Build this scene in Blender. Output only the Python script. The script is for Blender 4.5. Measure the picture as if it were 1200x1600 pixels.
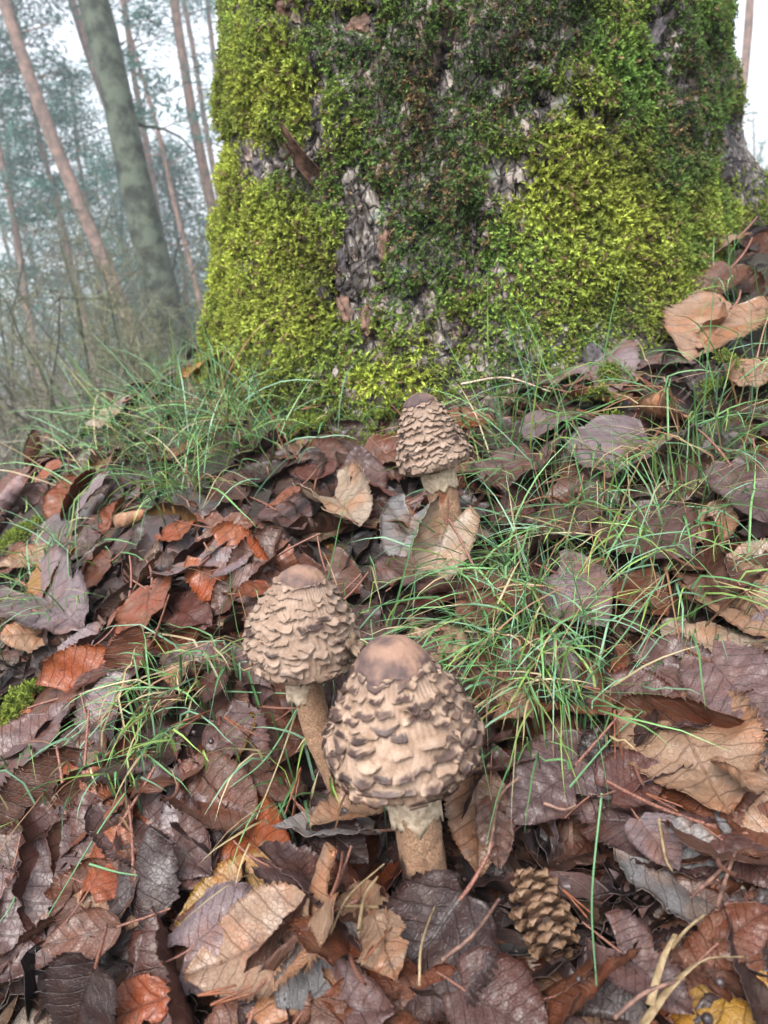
import bpy, math, random
import numpy as np
from mathutils import Matrix, Vector
R = math.radians
SC = bpy.context.scene
for o in list(bpy.data.objects): bpy.data.objects.remove(o)
COL = SC.collection
rng = np.random.default_rng(7)
random.seed(7)

# ------------------------------------------------------------------ camera
ZC = 1.10                                   # camera height above the forest floor (m)
FPX, IW, IH = 1203.0, 1200.0, 1600.0        # focal length in photo pixels
PITCH, ROLL = 14.0, -8.0
cam = bpy.data.cameras.new('camera'); CAM = bpy.data.objects.new('camera', cam); COL.objects.link(CAM)
MROT = (Matrix.Rotation(R(90 - PITCH), 3, 'X') @ Matrix.Rotation(R(ROLL), 3, 'Z'))
CAM.matrix_world = Matrix.Translation((0, 0, ZC)) @ MROT.to_4x4()
cam.sensor_fit = 'HORIZONTAL'; cam.sensor_width = 36.0; cam.lens = 36.0 * FPX / IW
cam.clip_start = 0.01; cam.clip_end = 800
cam.dof.use_dof = True; cam.dof.focus_distance = 0.50; cam.dof.aperture_fstop = 17
SC.camera = CAM
MR = np.array(MROT); CP = np.array((0, 0, ZC))

# ------------------------------------------------------------------ sky, sun, exposure
SUN_EL, SUN_AZ = 52.0, 200.0                # azimuth: clockwise from +Y
W = bpy.data.worlds.new('World'); SC.world = W; W.use_nodes = True
nt = W.node_tree; nt.nodes.clear()
sky = nt.nodes.new('ShaderNodeTexSky'); sky.sky_type = 'NISHITA'; sky.sun_disc = False
sky.sun_elevation = R(SUN_EL); sky.sun_rotation = R(SUN_AZ); sky.air_density = 1.0; sky.dust_density = 4.0; sky.ozone_density = 1.0
hs = nt.nodes.new('ShaderNodeHueSaturation'); hs.inputs['Saturation'].default_value = 0.30; hs.inputs['Value'].default_value = 1.0
bg = nt.nodes.new('ShaderNodeBackground'); bg.inputs[1].default_value = 0.15
wo = nt.nodes.new('ShaderNodeOutputWorld')
nt.links.new(sky.outputs[0], hs.inputs['Color']); nt.links.new(hs.outputs[0], bg.inputs[0]); nt.links.new(bg.outputs[0], wo.inputs[0])
sl = bpy.data.lights.new('sun', 'SUN'); sl.energy = 1.3; sl.angle = R(25); sl.color = (1.0, 0.97, 0.93)
SUN = bpy.data.objects.new('sun', sl); COL.objects.link(SUN); SUN.location = (0, -5, 20)
_d = Vector((math.sin(R(SUN_AZ)) * math.cos(R(SUN_EL)), math.cos(R(SUN_AZ)) * math.cos(R(SUN_EL)), math.sin(R(SUN_EL))))
SUN.rotation_euler = _d.to_track_quat('Z', 'Y').to_euler()
SC.view_settings.view_transform = 'Standard'; SC.view_settings.look = 'None'
SC.view_settings.exposure = 1.85; SC.view_settings.gamma = 1.0; SC.view_settings.use_curve_mapping = False
SC.render.engine = 'CYCLES'
SC.cycles.max_bounces = 6; SC.cycles.diffuse_bounces = 3; SC.cycles.glossy_bounces = 2; SC.cycles.transmission_bounces = 2
SC.cycles.caustics_reflective = False; SC.cycles.caustics_refractive = False

# ------------------------------------------------------------------ noise
_pr = np.random.default_rng(99)
_perm = np.concatenate([_pr.permutation(256)] * 3)
_grad = _pr.normal(size=(256, 3)); _grad /= np.linalg.norm(_grad, axis=1)[:, None]
def pn(p, s=0.0):
    p = np.asarray(p, float) + s * 17.31
    i = np.floor(p).astype(int); f = p - i; i &= 255
    u = f * f * f * (f * (f * 6 - 15) + 10)
    out = 0
    for dx in (0, 1):
        wx = u[..., 0] if dx else 1 - u[..., 0]
        for dy in (0, 1):
            wy = u[..., 1] if dy else 1 - u[..., 1]
            for dz in (0, 1):
                wz = u[..., 2] if dz else 1 - u[..., 2]
                hsh = _perm[_perm[_perm[(i[..., 0] + dx) & 255] + ((i[..., 1] + dy) & 255)] + ((i[..., 2] + dz) & 255)]
                g = _grad[hsh]
                out = out + wx * wy * wz * (g[..., 0] * (f[..., 0] - dx) + g[..., 1] * (f[..., 1] - dy) + g[..., 2] * (f[..., 2] - dz))
    return out * 1.5
def fbm(p, s=0.0, o=4):
    p = np.asarray(p, float); v = 0; a = 1.0
    for k in range(o):
        v = v + a * pn(p * (2.03 ** k), s + k * 3.7); a *= 0.5
    return v
def cells(x, y, s=0):
    """F1, F2 and a random number of the nearest cell, 2-D."""
    ix = np.floor(x).astype(int); iy = np.floor(y).astype(int)
    f1 = np.full(x.shape, 9.0); f2 = f1.copy(); rid = np.zeros(x.shape)
    for dx in (-1, 0, 1):
        for dy in (-1, 0, 1):
            h = _perm[_perm[(ix + dx + s) & 255] + ((iy + dy) & 255)]
            px = ix + dx + (_perm[h] / 256.0); py = iy + dy + (_perm[h + 7] / 256.0)
            d = np.hypot(px - x, py - y)
            c = d < f1
            f2 = np.where(c, f1, np.minimum(f2, d)); rid = np.where(c, h / 256.0, rid); f1 = np.where(c, d, f1)
    return f1, f2, rid
def sst(a, b, x):
    t = np.clip((x - a) / (b - a), 0, 1); return t * t * (3 - 2 * t)
def nrm(v): return v / (np.linalg.norm(v, axis=-1, keepdims=True) + 1e-12)
def lin(c):
    """0-255 picture colour to linear"""
    c = np.array(c, float) / 255.0
    return np.where(c <= 0.04045, c / 12.92, ((c + 0.055) / 1.055) ** 2.4)

# ------------------------------------------------------------------ mesh helpers
def mesh(name, V, F, mat=None, smooth=True, uv=None, cols=None, flts=None):
    V = np.asarray(V, np.float32)
    if not isinstance(F, (list, tuple)): F = [F]
    F = [np.asarray(f, np.int32) for f in F if len(f)]
    me = bpy.data.meshes.new(name)
    me.vertices.add(len(V)); me.vertices.foreach_set('co', V.ravel())
    li = np.concatenate([f.ravel() for f in F]); tot = np.concatenate([np.full(len(f), f.shape[1], np.int32) for f in F])
    me.loops.add(len(li)); me.loops.foreach_set('vertex_index', li)
    me.polygons.add(len(tot)); st = np.concatenate([[0], np.cumsum(tot)[:-1]]).astype(np.int32)
    me.polygons.foreach_set('loop_start', st)
    me.polygons.foreach_set('use_smooth', np.full(len(tot), smooth, bool))
    if uv is not None:
        l = me.uv_layers.new(name='UVMap'); l.data.foreach_set('uv', np.asarray(uv, np.float32)[li].ravel())
    for k, c in (cols or {}).items():
        a = me.attributes.new(k, 'FLOAT_COLOR', 'POINT'); c = np.asarray(c, np.float32)
        if c.shape[1] == 3: c = np.hstack([c, np.ones((len(c), 1), np.float32)])
        a.data.foreach_set('color', c.ravel())
    for k, c in (flts or {}).items():
        a = me.attributes.new(k, 'FLOAT', 'POINT'); a.data.foreach_set('value', np.asarray(c, np.float32))
    me.update(calc_edges=True)
    if mat: me.materials.append(mat)
    return me
def obj(name, me, parent=None, loc=None):
    o = bpy.data.objects.new(name, me); COL.objects.link(o)
    if parent is not None: o.parent = parent
    if loc is not None: o.location = loc
    return o
def tag(o, label=None, cat=None, group=None, kind=None):
    if label: o['label'] = label
    if cat: o['category'] = cat
    if group: o['group'] = group
    if kind: o['kind'] = kind
    return o
def grid_faces(n, m, wrap=False, off=0):
    """quads of an n x m vertex grid (row major), wrapping in m if asked"""
    i, j = np.meshgrid(np.arange(n - 1), np.arange(m if wrap else m - 1), indexing='ij')
    j2 = (j + 1) % m
    return (np.stack([i * m + j, i * m + j2, (i + 1) * m + j2, (i + 1) * m + j], -1).reshape(-1, 4) + off)
def tube(P, rad, k=6, flat=1.0):
    P = np.asarray(P, float); n = len(P); rad = np.broadcast_to(rad, (n,))
    T = nrm(np.gradient(P, axis=0)); ref = np.array((0.31, 0.57, 0.76)) if abs(T[0, 2]) < .9 else np.array((1., .2, 0))
    A = nrm(np.cross(T, ref)); B = np.cross(T, A)
    a = np.arange(k) * 2 * math.pi / k
    V = P[:, None] + rad[:, None, None] * (np.cos(a)[None, :, None] * A[:, None] + flat * np.sin(a)[None, :, None] * B[:, None])
    return V.reshape(-1, 3), grid_faces(n, k, True)
class Acc:
    def __init__(s): s.V = []; s.F = {}; s.n = 0; s.C = []
    def add(s, V, F, c=None):
        s.V.append(V)
        for f in (F if isinstance(F, (list, tuple)) else [F]):
            s.F.setdefault(f.shape[1], []).append(f + s.n)
        s.n += len(V)
        if c is not None: s.C.append(np.broadcast_to(np.asarray(c, float), (len(V), 3)))
    def build(s, name, mat, smooth=True):
        return mesh(name, np.concatenate(s.V), [np.concatenate(f) for f in s.F.values()], mat, smooth, cols={'tint': np.concatenate(s.C)} if s.C else None)

# ------------------------------------------------------------------ pixels to places
def ray(px, py):
    d = MR @ np.array(((px - IW / 2) / FPX, -(py - IH / 2) / FPX, -1.0)); return d / np.linalg.norm(d)
def proj(P):
    q = (np.asarray(P) - CP) @ MR
    return IW / 2 + FPX * q[..., 0] / -q[..., 2], IH / 2 - FPX * q[..., 1] / -q[..., 2]
def at_y(px, py, y):
    d = ray(px, py); return CP + d * (y / d[1])
def hgt(x, y):
    x = np.asarray(x, float); y = np.asarray(y, float)
    yy = np.where(y > 0.95, 0.95 + 0.30 * (1 - np.exp(-(np.maximum(y, .95) - 0.95) / 0.30)), y)
    rel = -0.389 + 0.36 * yy + 0.13 * np.where(x > 0, x * x / (x + .25 * (x > 0) + 1e-9), 0)
    dl = np.maximum(0, -(x + 0.06)); rel = rel - 1.1 * dl * dl / (1 + 1.1 * dl)
    rel = rel - 0.35 * np.maximum(0, y - 1.9) - 0.35 * np.maximum(0, x - 1.8)
    z = rel + ZC
    p = np.stack([x, y, np.zeros_like(x)], -1)
    near = np.clip(1 - np.hypot(x, y - .7) / 3.0, 0, 1)
    z = z + near * (0.016 * fbm(p * 6, 1, 3))
    fl = 0.18 * pn(p * 0.13, 5) + 0.05 * pn(p * 0.7, 6)
    k = 0.15; hh = np.clip(0.5 + 0.5 * (z - fl) / k, 0, 1)
    return fl * (1 - hh) + z * hh + k * hh * (1 - hh)
DEPTH = 0.020                                # thickness of the leaf layer over the soil
HX0, HY0, HS = -1.1, .05, .003; HNX, HNY = 760, 620
HXg, HYg = np.meshgrid(HX0 + np.arange(HNX) * HS, HY0 + np.arange(HNY) * HS, indexing='ij'); HTOP = hgt(HXg, HYg); HG = HTOP - DEPTH; HM = HG.copy()
def hidx(x, y): return np.clip(((x - HX0) / HS).astype(int), 1, HNX - 2), np.clip(((y - HY0) / HS).astype(int), 1, HNY - 2)
_tt = np.concatenate([np.arange(.1, 2.4, .003)])
def ground(px, py, tmax=2.4):
    """where a photo pixel meets the surface of the leaf layer"""
    d = ray(px, py); P = CP + d * _tt[:, None]; below = P[:, 2] < HTOP[hidx(P[:, 0], P[:, 1])]
    i = int(np.argmax(below)) if below.any() else len(_tt) - 1
    return P[i].copy()

# ------------------------------------------------------------------ materials
class G:
    def __init__(s, name):
        s.m = bpy.data.materials.new(name); s.m.use_nodes = True; s.t = s.m.node_tree; s.t.nodes.clear()
        s.out = s.t.nodes.new('ShaderNodeOutputMaterial')
        s.b = s.t.nodes.new('ShaderNodeBsdfPrincipled'); s.t.links.new(s.b.outputs[0], s.out.inputs[0])
    def n(s, typ, *ins, **props):
        nd = s.t.nodes.new('ShaderNode' + typ)
        for k, v in props.items():
            if k[0] != '_': setattr(nd, k, v)
        for i, v in enumerate(ins):
            if v is not None: s.put(nd.inputs[i], v)
        for k, v in props.items():
            if k[0] == '_': s.put(nd.inputs[k[1:].replace('_', ' ')], v)
        return nd
    def put(s, sock, v):
        if hasattr(v, 'is_output'): s.t.links.new(v, sock)
        elif isinstance(v, bpy.types.Node): s.t.links.new(v.outputs[0], sock)
        else:
            if hasattr(v, '__len__') and sock.type == 'RGBA' and len(v) == 3: v = (*v, 1)
            sock.default_value = v
    def math(s, op, a, b=None, c=None): return s.n('Math', a, b, c, operation=op).outputs[0]
    def ss(s, a, b, x):
        return s.n('MapRange', x, a, b, 0.0, 1.0, interpolation_type='SMOOTHSTEP').outputs[0]
    def mix(s, f, a, b, bt='MIX'):
        nd = s.t.nodes.new('ShaderNodeMix'); nd.data_type = 'RGBA'; nd.blend_type = bt
        s.put(nd.inputs[0], f); s.put(nd.inputs[6], a); s.put(nd.inputs[7], b); return nd.outputs[2]
    def noise(s, vec, sc, det=4, w=None, rough=.55):
        nd = s.n('TexNoise', noise_dimensions='4D' if w is not None else '3D', _Scale=sc, _Detail=det, _Roughness=rough)
        if vec is not None: s.put(nd.inputs['Vector'], vec)
        if w is not None: s.put(nd.inputs['W'], w)
        return nd.outputs[0]
    def attr(s, name): return s.n('Attribute', attribute_name=name)
    def coord(s, w='Object'): return s.n('TexCoord').outputs[w]
    def set(s, **k):
        for a, v in k.items(): s.put(s.b.inputs[a.replace('_', ' ')], v)
    def bump(s, h, strength=.5, dist=.001):
        s.put(s.b.inputs['Normal'], s.n('Bump', _Height=h, _Strength=strength, _Distance=dist).outputs[0])

def mat_soil():
    g = G('soil'); c = g.coord(); n1 = g.noise(c, 14); n2 = g.noise(c, 160, 5)
    col = g.mix(g.ss(.35, .65, n1), (.007, .005, .004), (.02, .013, .009)); col = g.mix(g.ss(.5, .75, n2), col, (.03, .02, .013))
    far = g.noise(c, 1.6, 5); col = g.mix(g.ss(.45, .62, far), col, (.028, .03, .014))
    cw = g.n('VectorMath', c, g.n('VectorMath', g.n('TexNoise', c, _Scale=25.0).outputs[1], (.05, .05, .05), operation='MULTIPLY').outputs[0], operation='ADD').outputs[0]
    vo = g.n('TexVoronoi', cw, _Scale=34.0, _Randomness=1.0); vs = g.n('SeparateColor', vo.outputs['Color'])
    lc = g.mix(g.ss(.2, .8, vs.outputs[0]), (.022, .013, .010), (.085, .045, .026)); lc = g.mix(g.ss(.72, .9, vs.outputs[1]), lc, (.13, .085, .055))
    dist = g.n('VectorMath', c, operation='LENGTH').outputs['Value']; col = g.mix(g.math('MULTIPLY', g.ss(.25, .6, vs.outputs[2]), g.ss(1.4, 2.2, dist)), col, lc)
    g.set(Base_Color=col, Roughness=.85); g.bump(g.math('ADD', n2, vs.outputs[2]), .8, .006); return g.m
def mat_bark():
    g = G('bark'); c = g.coord(); mp = g.n('Mapping', c, _Scale=(1, 1, .45)).outputs[0]
    cr = g.attr('crack').outputs['Fac']; rid = g.attr('rid').outputs['Fac']
    n1 = g.noise(mp, 9, 5); n2 = g.noise(mp, 70, 6, rough=.7); n3 = g.noise(c, 260, 4)
    col = g.mix(g.ss(.36, .64, n1), lin((62, 54, 50)), lin((112, 102, 95)))
    col = g.mix(g.ss(.5, .9, rid), col, lin((98, 70, 56)))
    col = g.mix(g.ss(.48, .66, n2), col, lin((146, 138, 130)))
    col = g.mix(g.ss(.55, .42, n2), col, lin((40, 33, 30)))
    lich = g.noise(c, 34, 4); col = g.mix(g.math('MULTIPLY', g.ss(.6, .7, lich), .6), col, lin((140, 148, 136)))
    wp = g.n('VectorMath', mp, g.n('VectorMath', g.n('TexNoise', mp, _Scale=30.0).outputs[1], (.03, .03, .03), operation='MULTIPLY').outputs[0], operation='ADD').outputs[0]
    ck = g.n('TexVoronoi', wp, feature='DISTANCE_TO_EDGE', _Scale=75.0).outputs[0]; crk = g.ss(.09, .0, ck)
    col = g.mix(g.math('MULTIPLY', crk, .85), col, lin((30, 25, 25)))
    col = g.mix(g.ss(.25, .9, cr), col, lin((24, 20, 21)))
    g.set(Base_Color=col, Roughness=g.math('MULTIPLY_ADD', n3, .4, .4))
    g.bump(g.math('SUBTRACT', g.math('MULTIPLY_ADD', n3, .5, n2), crk), 1.0, .003); return g.m
def mat_tint(name, rough=.6, spec=.4, nsc=0, amp=.5, coat=0, trans=0):
    g = G(name); a = g.attr('tint').outputs['Color']; col = a
    if nsc:
        nz = g.noise(g.coord(), nsc, 4); col = g.mix(amp, a, g.mix(1.0, a, g.mix(nz, (.25, .25, .25), (1.7, 1.7, 1.7)), 'MULTIPLY'))
    g.set(Base_Color=col, Roughness=rough, Specular_IOR_Level=spec, Coat_Weight=coat, Coat_Roughness=.3)
    if trans:
        t = g.n('BsdfTranslucent', col); ad = g.n('MixShader', trans, g.b.outputs[0], t.outputs[0])
        g.t.links.new(ad.outputs[0], g.out.inputs[0])
    return g.m
def mat_leaf(name, from_object):
    g = G(name)
    uv = g.n('UVMap', uv_map='UVMap').outputs[0]; und = g.attr('under').outputs['Fac']
    if from_object:
        oi = g.n('ObjectInfo'); tint = oi.outputs['Color']; rnd = oi.outputs['Random']
    else:
        tint = g.attr('tint').outputs['Color']; rnd = g.attr('rnd').outputs['Fac']
    w = g.math('MULTIPLY', rnd, 61.0)
    warp = g.noise(uv, 4.0, 2, w)
    sx = g.n('SeparateXYZ', uv); x = g.math('ABSOLUTE', g.math('ADD', g.math('SUBTRACT', sx.outputs[0], .5), g.math('MULTIPLY', g.math('SUBTRACT', warp, .5), .05))); y = sx.outputs[1]
    s = g.math('SUBTRACT', y, g.math('MULTIPLY', g.math('POWER', x, .85), .62))
    s = g.math('MULTIPLY_ADD', s, 7.5, g.math('MULTIPLY', warp, 1.1))
    d = g.math('ABSOLUTE', g.math('SUBTRACT', g.math('FRACT', s), .5))          # 0 on a side vein
    side = g.ss(.075, .012, d); mid = g.ss(.017, .004, x); vein = g.math('MAXIMUM', side, mid)
    vo = g.n('TexVoronoi', g.n('VectorMath', uv, g.n('CombineXYZ', w, rnd, 0.0), operation='ADD').outputs[0], feature='DISTANCE_TO_EDGE', _Scale=24.0).outputs[0]
    net = g.ss(.10, .0, vo)
    n1 = g.noise(uv, 2.4, 4, w); n2 = g.noise(uv, 7, 5, g.math('ADD', w, 7.0), .65); n3 = g.noise(uv, 38, 4, w, .6); n4 = g.noise(uv, 5.0, 3, g.math('ADD', w, 23.0))
    col = tint
    col = g.mix(g.math('MULTIPLY', g.ss(.42, .66, n1), .75), col, g.mix(1.0, tint, (1.15, .74, .50), 'MULTIPLY'))     # rusty areas
    col = g.mix(g.math('MULTIPLY', g.ss(.52, .7, n2), .7), col, g.mix(1.0, tint, (.36, .32, .36), 'MULTIPLY'))        # dark wet areas
    col = g.mix(g.math('MULTIPLY', g.ss(.56, .74, n4), .6), col, g.mix(.5, tint, (.17, .125, .10)))                    # dry pale areas
    col = g.mix(g.math('MULTIPLY', g.ss(.60, .70, n3), .8), col, g.mix(1.0, tint, (.22, .18, .2), 'MULTIPLY'))        # specks
    col = g.mix(g.math('MULTIPLY', net, .12), col, g.mix(1.0, col, (.4, .36, .36), 'MULTIPLY'))
    vt = g.mix(1.0, col, (.45, .38, .36), 'MULTIPLY'); vu = g.mix(.5, col, (.17, .11, .07))
    top = g.mix(g.math('MULTIPLY', vein, .6), col, vt)
    uc = g.mix(.45, col, g.mix(1.0, col, (2.0, 1.75, 1.6), 'MULTIPLY')); uc = g.mix(g.math('MULTIPLY', vein, .6), uc, vu)
    col = g.mix(und, top, uc)
    ro = g.math('MULTIPLY_ADD', n2, .35, .32); ro = g.math('MULTIPLY_ADD', und, .2, ro)
    g.set(Base_Color=col, Roughness=ro, Specular_IOR_Level=.4, Coat_Weight=g.math('MULTIPLY_ADD', und, -.10, .14), Coat_Roughness=.3)
    h = g.math('SUBTRACT', g.math('MULTIPLY', n3, .35), g.math('MULTIPLY_ADD', vein, .9, g.math('MULTIPLY', net, .35)))
    h = g.math('MULTIPLY', h, g.math('MULTIPLY_ADD', und, -1.6, 1.0))
    g.bump(h, .65, .0009)
    return g.m
def mat_cap():
    g = G('mushroom_cap'); dk = g.attr('dark').outputs['Fac']; ds = g.attr('disc').outputs['Fac']; c = g.coord()
    tint = g.n('ObjectInfo').outputs['Color']
    n1 = g.noise(c, 160, 5, rough=.65); n2 = g.noise(c, 900, 3); n3 = g.noise(c, 45, 4)
    col = g.mix(g.ss(.3, .7, n1), g.mix(1.0, tint, (.62, .55, .5), 'MULTIPLY'), tint)
    col = g.mix(g.math('MULTIPLY', g.ss(.55, .7, n2), .35), col, lin((156, 134, 112)))
    dc = g.mix(g.ss(.38, .62, n3), lin((124, 97, 82)), lin((66, 53, 53)))
    col = g.mix(ds, col, dc)
    brown = g.mix(g.ss(.35, .65, n1), lin((30, 18, 18)), lin((58, 38, 33)))
    col = g.mix(dk, col, brown)
    g.set(Base_Color=col, Roughness=g.math('MULTIPLY_ADD', dk, -.3, .75), Specular_IOR_Level=.35)
    g.bump(g.math('MULTIPLY_ADD', n2, .6, n1), .55, .0006); return g.m
def mat_stem():
    g = G('mushroom_stem'); uv = g.n('UVMap', uv_map='UVMap').outputs[0]; c = g.coord(); sk = g.attr('skin').outputs['Fac']; lo = g.attr('low').outputs['Fac']
    mp = g.n('Mapping', c, _Scale=(1, 1, .35)).outputs[0]
    n1 = g.noise(c, 1000, 4, rough=.7); n2 = g.noise(mp, 150, 5); n3 = g.noise(c, 900, 2)
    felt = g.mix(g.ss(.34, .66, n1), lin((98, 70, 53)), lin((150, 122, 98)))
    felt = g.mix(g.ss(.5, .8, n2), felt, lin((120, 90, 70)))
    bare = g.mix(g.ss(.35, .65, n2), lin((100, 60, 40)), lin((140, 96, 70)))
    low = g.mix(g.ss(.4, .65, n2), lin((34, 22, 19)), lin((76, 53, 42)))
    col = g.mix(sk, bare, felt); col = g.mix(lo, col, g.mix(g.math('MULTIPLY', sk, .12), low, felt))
    g.set(Base_Color=col, Roughness=.7, Specular_IOR_Level=.35); g.bump(g.math('MULTIPLY_ADD', n3, .4, n1), .6, .0006); return g.m
def mat_plain(name, a, b, sc, rough=.7, bump=.4, bd=.001, spec=.4):
    g = G(name); c = g.coord(); n1 = g.noise(c, sc, 5, rough=.62); n2 = g.noise(c, sc * 5, 3)
    g.set(Base_Color=g.mix(g.ss(.35, .65, n1), a, b), Roughness=rough, Specular_IOR_Level=spec); g.bump(g.math('MULTIPLY_ADD', n2, .5, n1), bump, bd); return g.m

M = dict(soil=mat_soil(), bark=mat_bark(), leaf=mat_leaf('dead_leaf', True), litter=mat_leaf('leaf_litter', False), cap=mat_cap(), stem=mat_stem(),
         moss=mat_tint('moss', .75, .3, 300, .6, 0, .25), grass=mat_tint('grass_blade', .42, .5, 40, .4, .15, .25),
         twig=mat_plain('twig', lin((70, 50, 44)), lin((128, 98, 84)), 160, .6), straw=mat_plain('straw', lin((104, 86, 60)), lin((140, 122, 94)), 220, .6),
         needle=mat_plain('dry_needle', lin((84, 48, 34)), lin((126, 78, 54)), 200, .5), paletwig=mat_plain('pale_twig', lin((150, 128, 112)), lin((196, 178, 160)), 180, .7),
         stalk=mat_plain('leaf_stalk', lin((78, 48, 42)), lin((134, 92, 76)), 60, .45), seed=mat_plain('seed', lin((26, 20, 22)), lin((52, 40, 40)), 300, .35, spec=.6),
         pine=mat_plain('pine_bark', lin((84, 70, 65)), lin((126, 102, 92)), 7, .85, .8, .02), grey=mat_plain('smooth_grey_bark', lin((30, 36, 30)), lin((78, 86, 74)), 9, .8, .6, .01),
         needles=mat_tint('pine_needles', .6, .3, 2, .4, 0, .3), brush=mat_tint('brushwood', .8, .2, 3, .4), collar=mat_plain('veil_ring', lin((140, 122, 102)), lin((188, 172, 150)), 300, .7, .5, .0006),
         flake=mat_plain('bark_flake', lin((66, 48, 40)), lin((112, 84, 70)), 90, .7, .8, .002), darkflake=mat_plain('dark_bark', lin((36, 32, 36)), lin((76, 68, 70)), 90, .55, .8, .002),
         greyflake=mat_plain('grey_bark', lin((84, 77, 72)), lin((138, 130, 123)), 90, .7, .8, .002), cone=mat_plain('cone_scale', lin((52, 34, 25)), lin((124, 90, 64)), 130, .6, .6, .001), conescale=mat_tint('cone_scale_tip', .6, .4, 260, .6), core=mat_plain('cone_core', lin((40, 26, 18)), lin((70, 46, 32)), 100))

# ------------------------------------------------------------------ ground
def axis(lo, hi, st, far, gr=1.16):
    mid = np.arange(lo, hi + 1e-6, st); a = []; d = st; v = hi
    while v < far: d *= gr; v += d; a.append(v)
    b = []; d = st; v = lo
    while v > -far: d *= gr; v -= d; b.append(v)
    return np.concatenate([b[::-1], mid, a])
gx = axis(-.9, 1.0, .012, 170); gy = axis(.05, 1.5, .012, 170)
X, Y = np.meshgrid(gx, gy, indexing='ij'); Z = hgt(X, Y) - DEPTH * np.clip(2 - np.hypot(X, Y - .7), 0, 1)
tag(obj('ground', mesh('ground', np.stack([X, Y, Z], -1).reshape(-1, 3), grid_faces(len(gx), len(gy))[:, ::-1], M['soil'])), 'dark soil of the woodland bank and forest floor', 'ground', kind='structure')

# ------------------------------------------------------------------ the big mossy tree
TCX, TCY, TZB, TLEAN = 0.150, 1.235, ZC - 0.09, math.tan(R(6.5))
def trunk_r(a, z):
    dz = z - TZB; f = np.exp(-np.maximum(dz, -.1) / .12); f2 = np.exp(-np.maximum(dz, -.1) / .24); lb = lambda c, w: np.exp(-((a - c) / w) ** 2)
    r = .318 + .045 * np.exp(-np.maximum(dz, -.1) / .45) - .012 * np.maximum(dz - .6, 0)
    r = r + f * (.035 + .012 * lb(-.42, .33) + .02 * lb(.55, .5)) + f2 * (.34 * lb(1.75, .30) + .035 * lb(-1.5, .4) + .12 * lb(2.7, .4))
    r = r + .012 * np.cos(3 * a + 1.0) - .020 * lb(-.14 + .08 * np.sin(z * 9), .06) * sst(.75, .1, dz)
    return r
def trunk_p(a, z, r): return np.stack([TCX + TLEAN * (z - TZB) + r * np.sin(a), TCY - r * np.cos(a), z], -1)
BARK = [(565, 370, 42, 110), (500, 150, 20, 75), (545, 470, 34, 60), (700, 515, 45, 26), (795, 285, 42, 60), (745, 385, 26, 66), (925, 185, 36, 20), (850, 160, 28, 28), (385, 230, 45, 38), (440, 245, 40, 45),
        (487, 255, 30, 55), (360, 315, 14, 26), (450, 18, 28, 22), (1022, 60, 22, 55), (1150, 245, 46, 80), (560, 35, 28, 22), (835, 100, 20, 10), (435, 545, 18, 14), (395, 398, 18, 10), (590, 540, 20, 40), (655, 470, 16, 30), (690, 90, 14, 60), (1060, 130, 16, 24)]
THICK = [(940, 345, 185, 140), (440, 500, 120, 110), (430, 350, 80, 55), (440, 130, 70, 90), (340, 330, 40, 190), (600, 590, 60, 50), (960, 110, 60, 80)]
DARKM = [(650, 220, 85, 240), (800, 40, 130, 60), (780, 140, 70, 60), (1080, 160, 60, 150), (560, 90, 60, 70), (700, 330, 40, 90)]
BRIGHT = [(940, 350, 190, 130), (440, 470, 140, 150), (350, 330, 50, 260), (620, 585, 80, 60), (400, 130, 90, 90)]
def blob(L, px, py, soft=.8):
    v = np.zeros(np.shape(px))
    for cx, cy, rx, ry in L: v = np.maximum(v, np.exp(-(((px - cx) / rx) ** 2 + ((py - cy) / ry) ** 2) ** 1.5 * soft))
    return v
def moss_mask(P):
    px, py = proj(P); n = fbm(P * 22, 3, 3); n2 = fbm(P * 60, 9, 2)
    m = 1.06 + .52 * n + .28 * n2 + .45 * blob(THICK, px, py) - 1.15 * blob(BARK, px + 10 * n2, py + 14 * n) + .25 * sst(.2, -.05, P[..., 2] - TZB)
    return m
aa = np.concatenate([np.linspace(-2.0, 2.0, 430), np.linspace(2.05, 2 * math.pi - 2.05, 50)])
zz = np.concatenate([np.linspace(TZB - .22, TZB + .82, 430), TZB + .82 + np.cumsum(np.linspace(.004, .14, 60))])
A, Zt = np.meshgrid(aa, zz, indexing='xy'); r0 = trunk_r(A, Zt); P0 = trunk_p(A, Zt, r0)
wv = fbm(P0 * 9, 21, 3)
wf = fbm(P0 * 40, 23, 3)
f1, f2, rid = cells(A * .38 / .03 + 1.4 * wv + .35 * wf, Zt / .075 + 1.0 * wv + .2 * wf, 3)
f1b, f2b, ridb = cells(A * .38 / .010 + 1.2 * wv + .6 * wf, Zt / .022 + .8 * wv + .5 * wf, 11)
crack = sst(.16, .0, f2 - f1); crb = sst(.16, .0, f2b - f1b)
disp = -.009 * crack - .0036 * crb + .005 * (rid - .5) + .003 * (ridb - .5) + .014 * fbm(P0 * 14, 2, 5) + .003 * fbm(P0 * 90, 5, 3)
mm = moss_mask(P0); pil = sst(.3, 1.1, mm)
disp = disp * (1 - .6 * pil) + (.010 + .012 * fbm(P0 * 17, 41, 3)) * pil
TP = trunk_p(A, Zt, r0 + disp)
TREE = obj('old_tree', None, None, None); TREE.location = (TCX, TCY, TZB)
tag(TREE, 'massive old tree trunk covered in green moss with patches of grey bark', 'tree')
trunk = obj('trunk', mesh('trunk', TP.reshape(-1, 3) - np.array((TCX, TCY, TZB)), grid_faces(len(zz), len(aa), True), M['bark'], flts={'crack': np.clip(crack + .6 * crb, 0, 1).ravel(), 'rid': rid.ravel()}), TREE)

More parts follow.
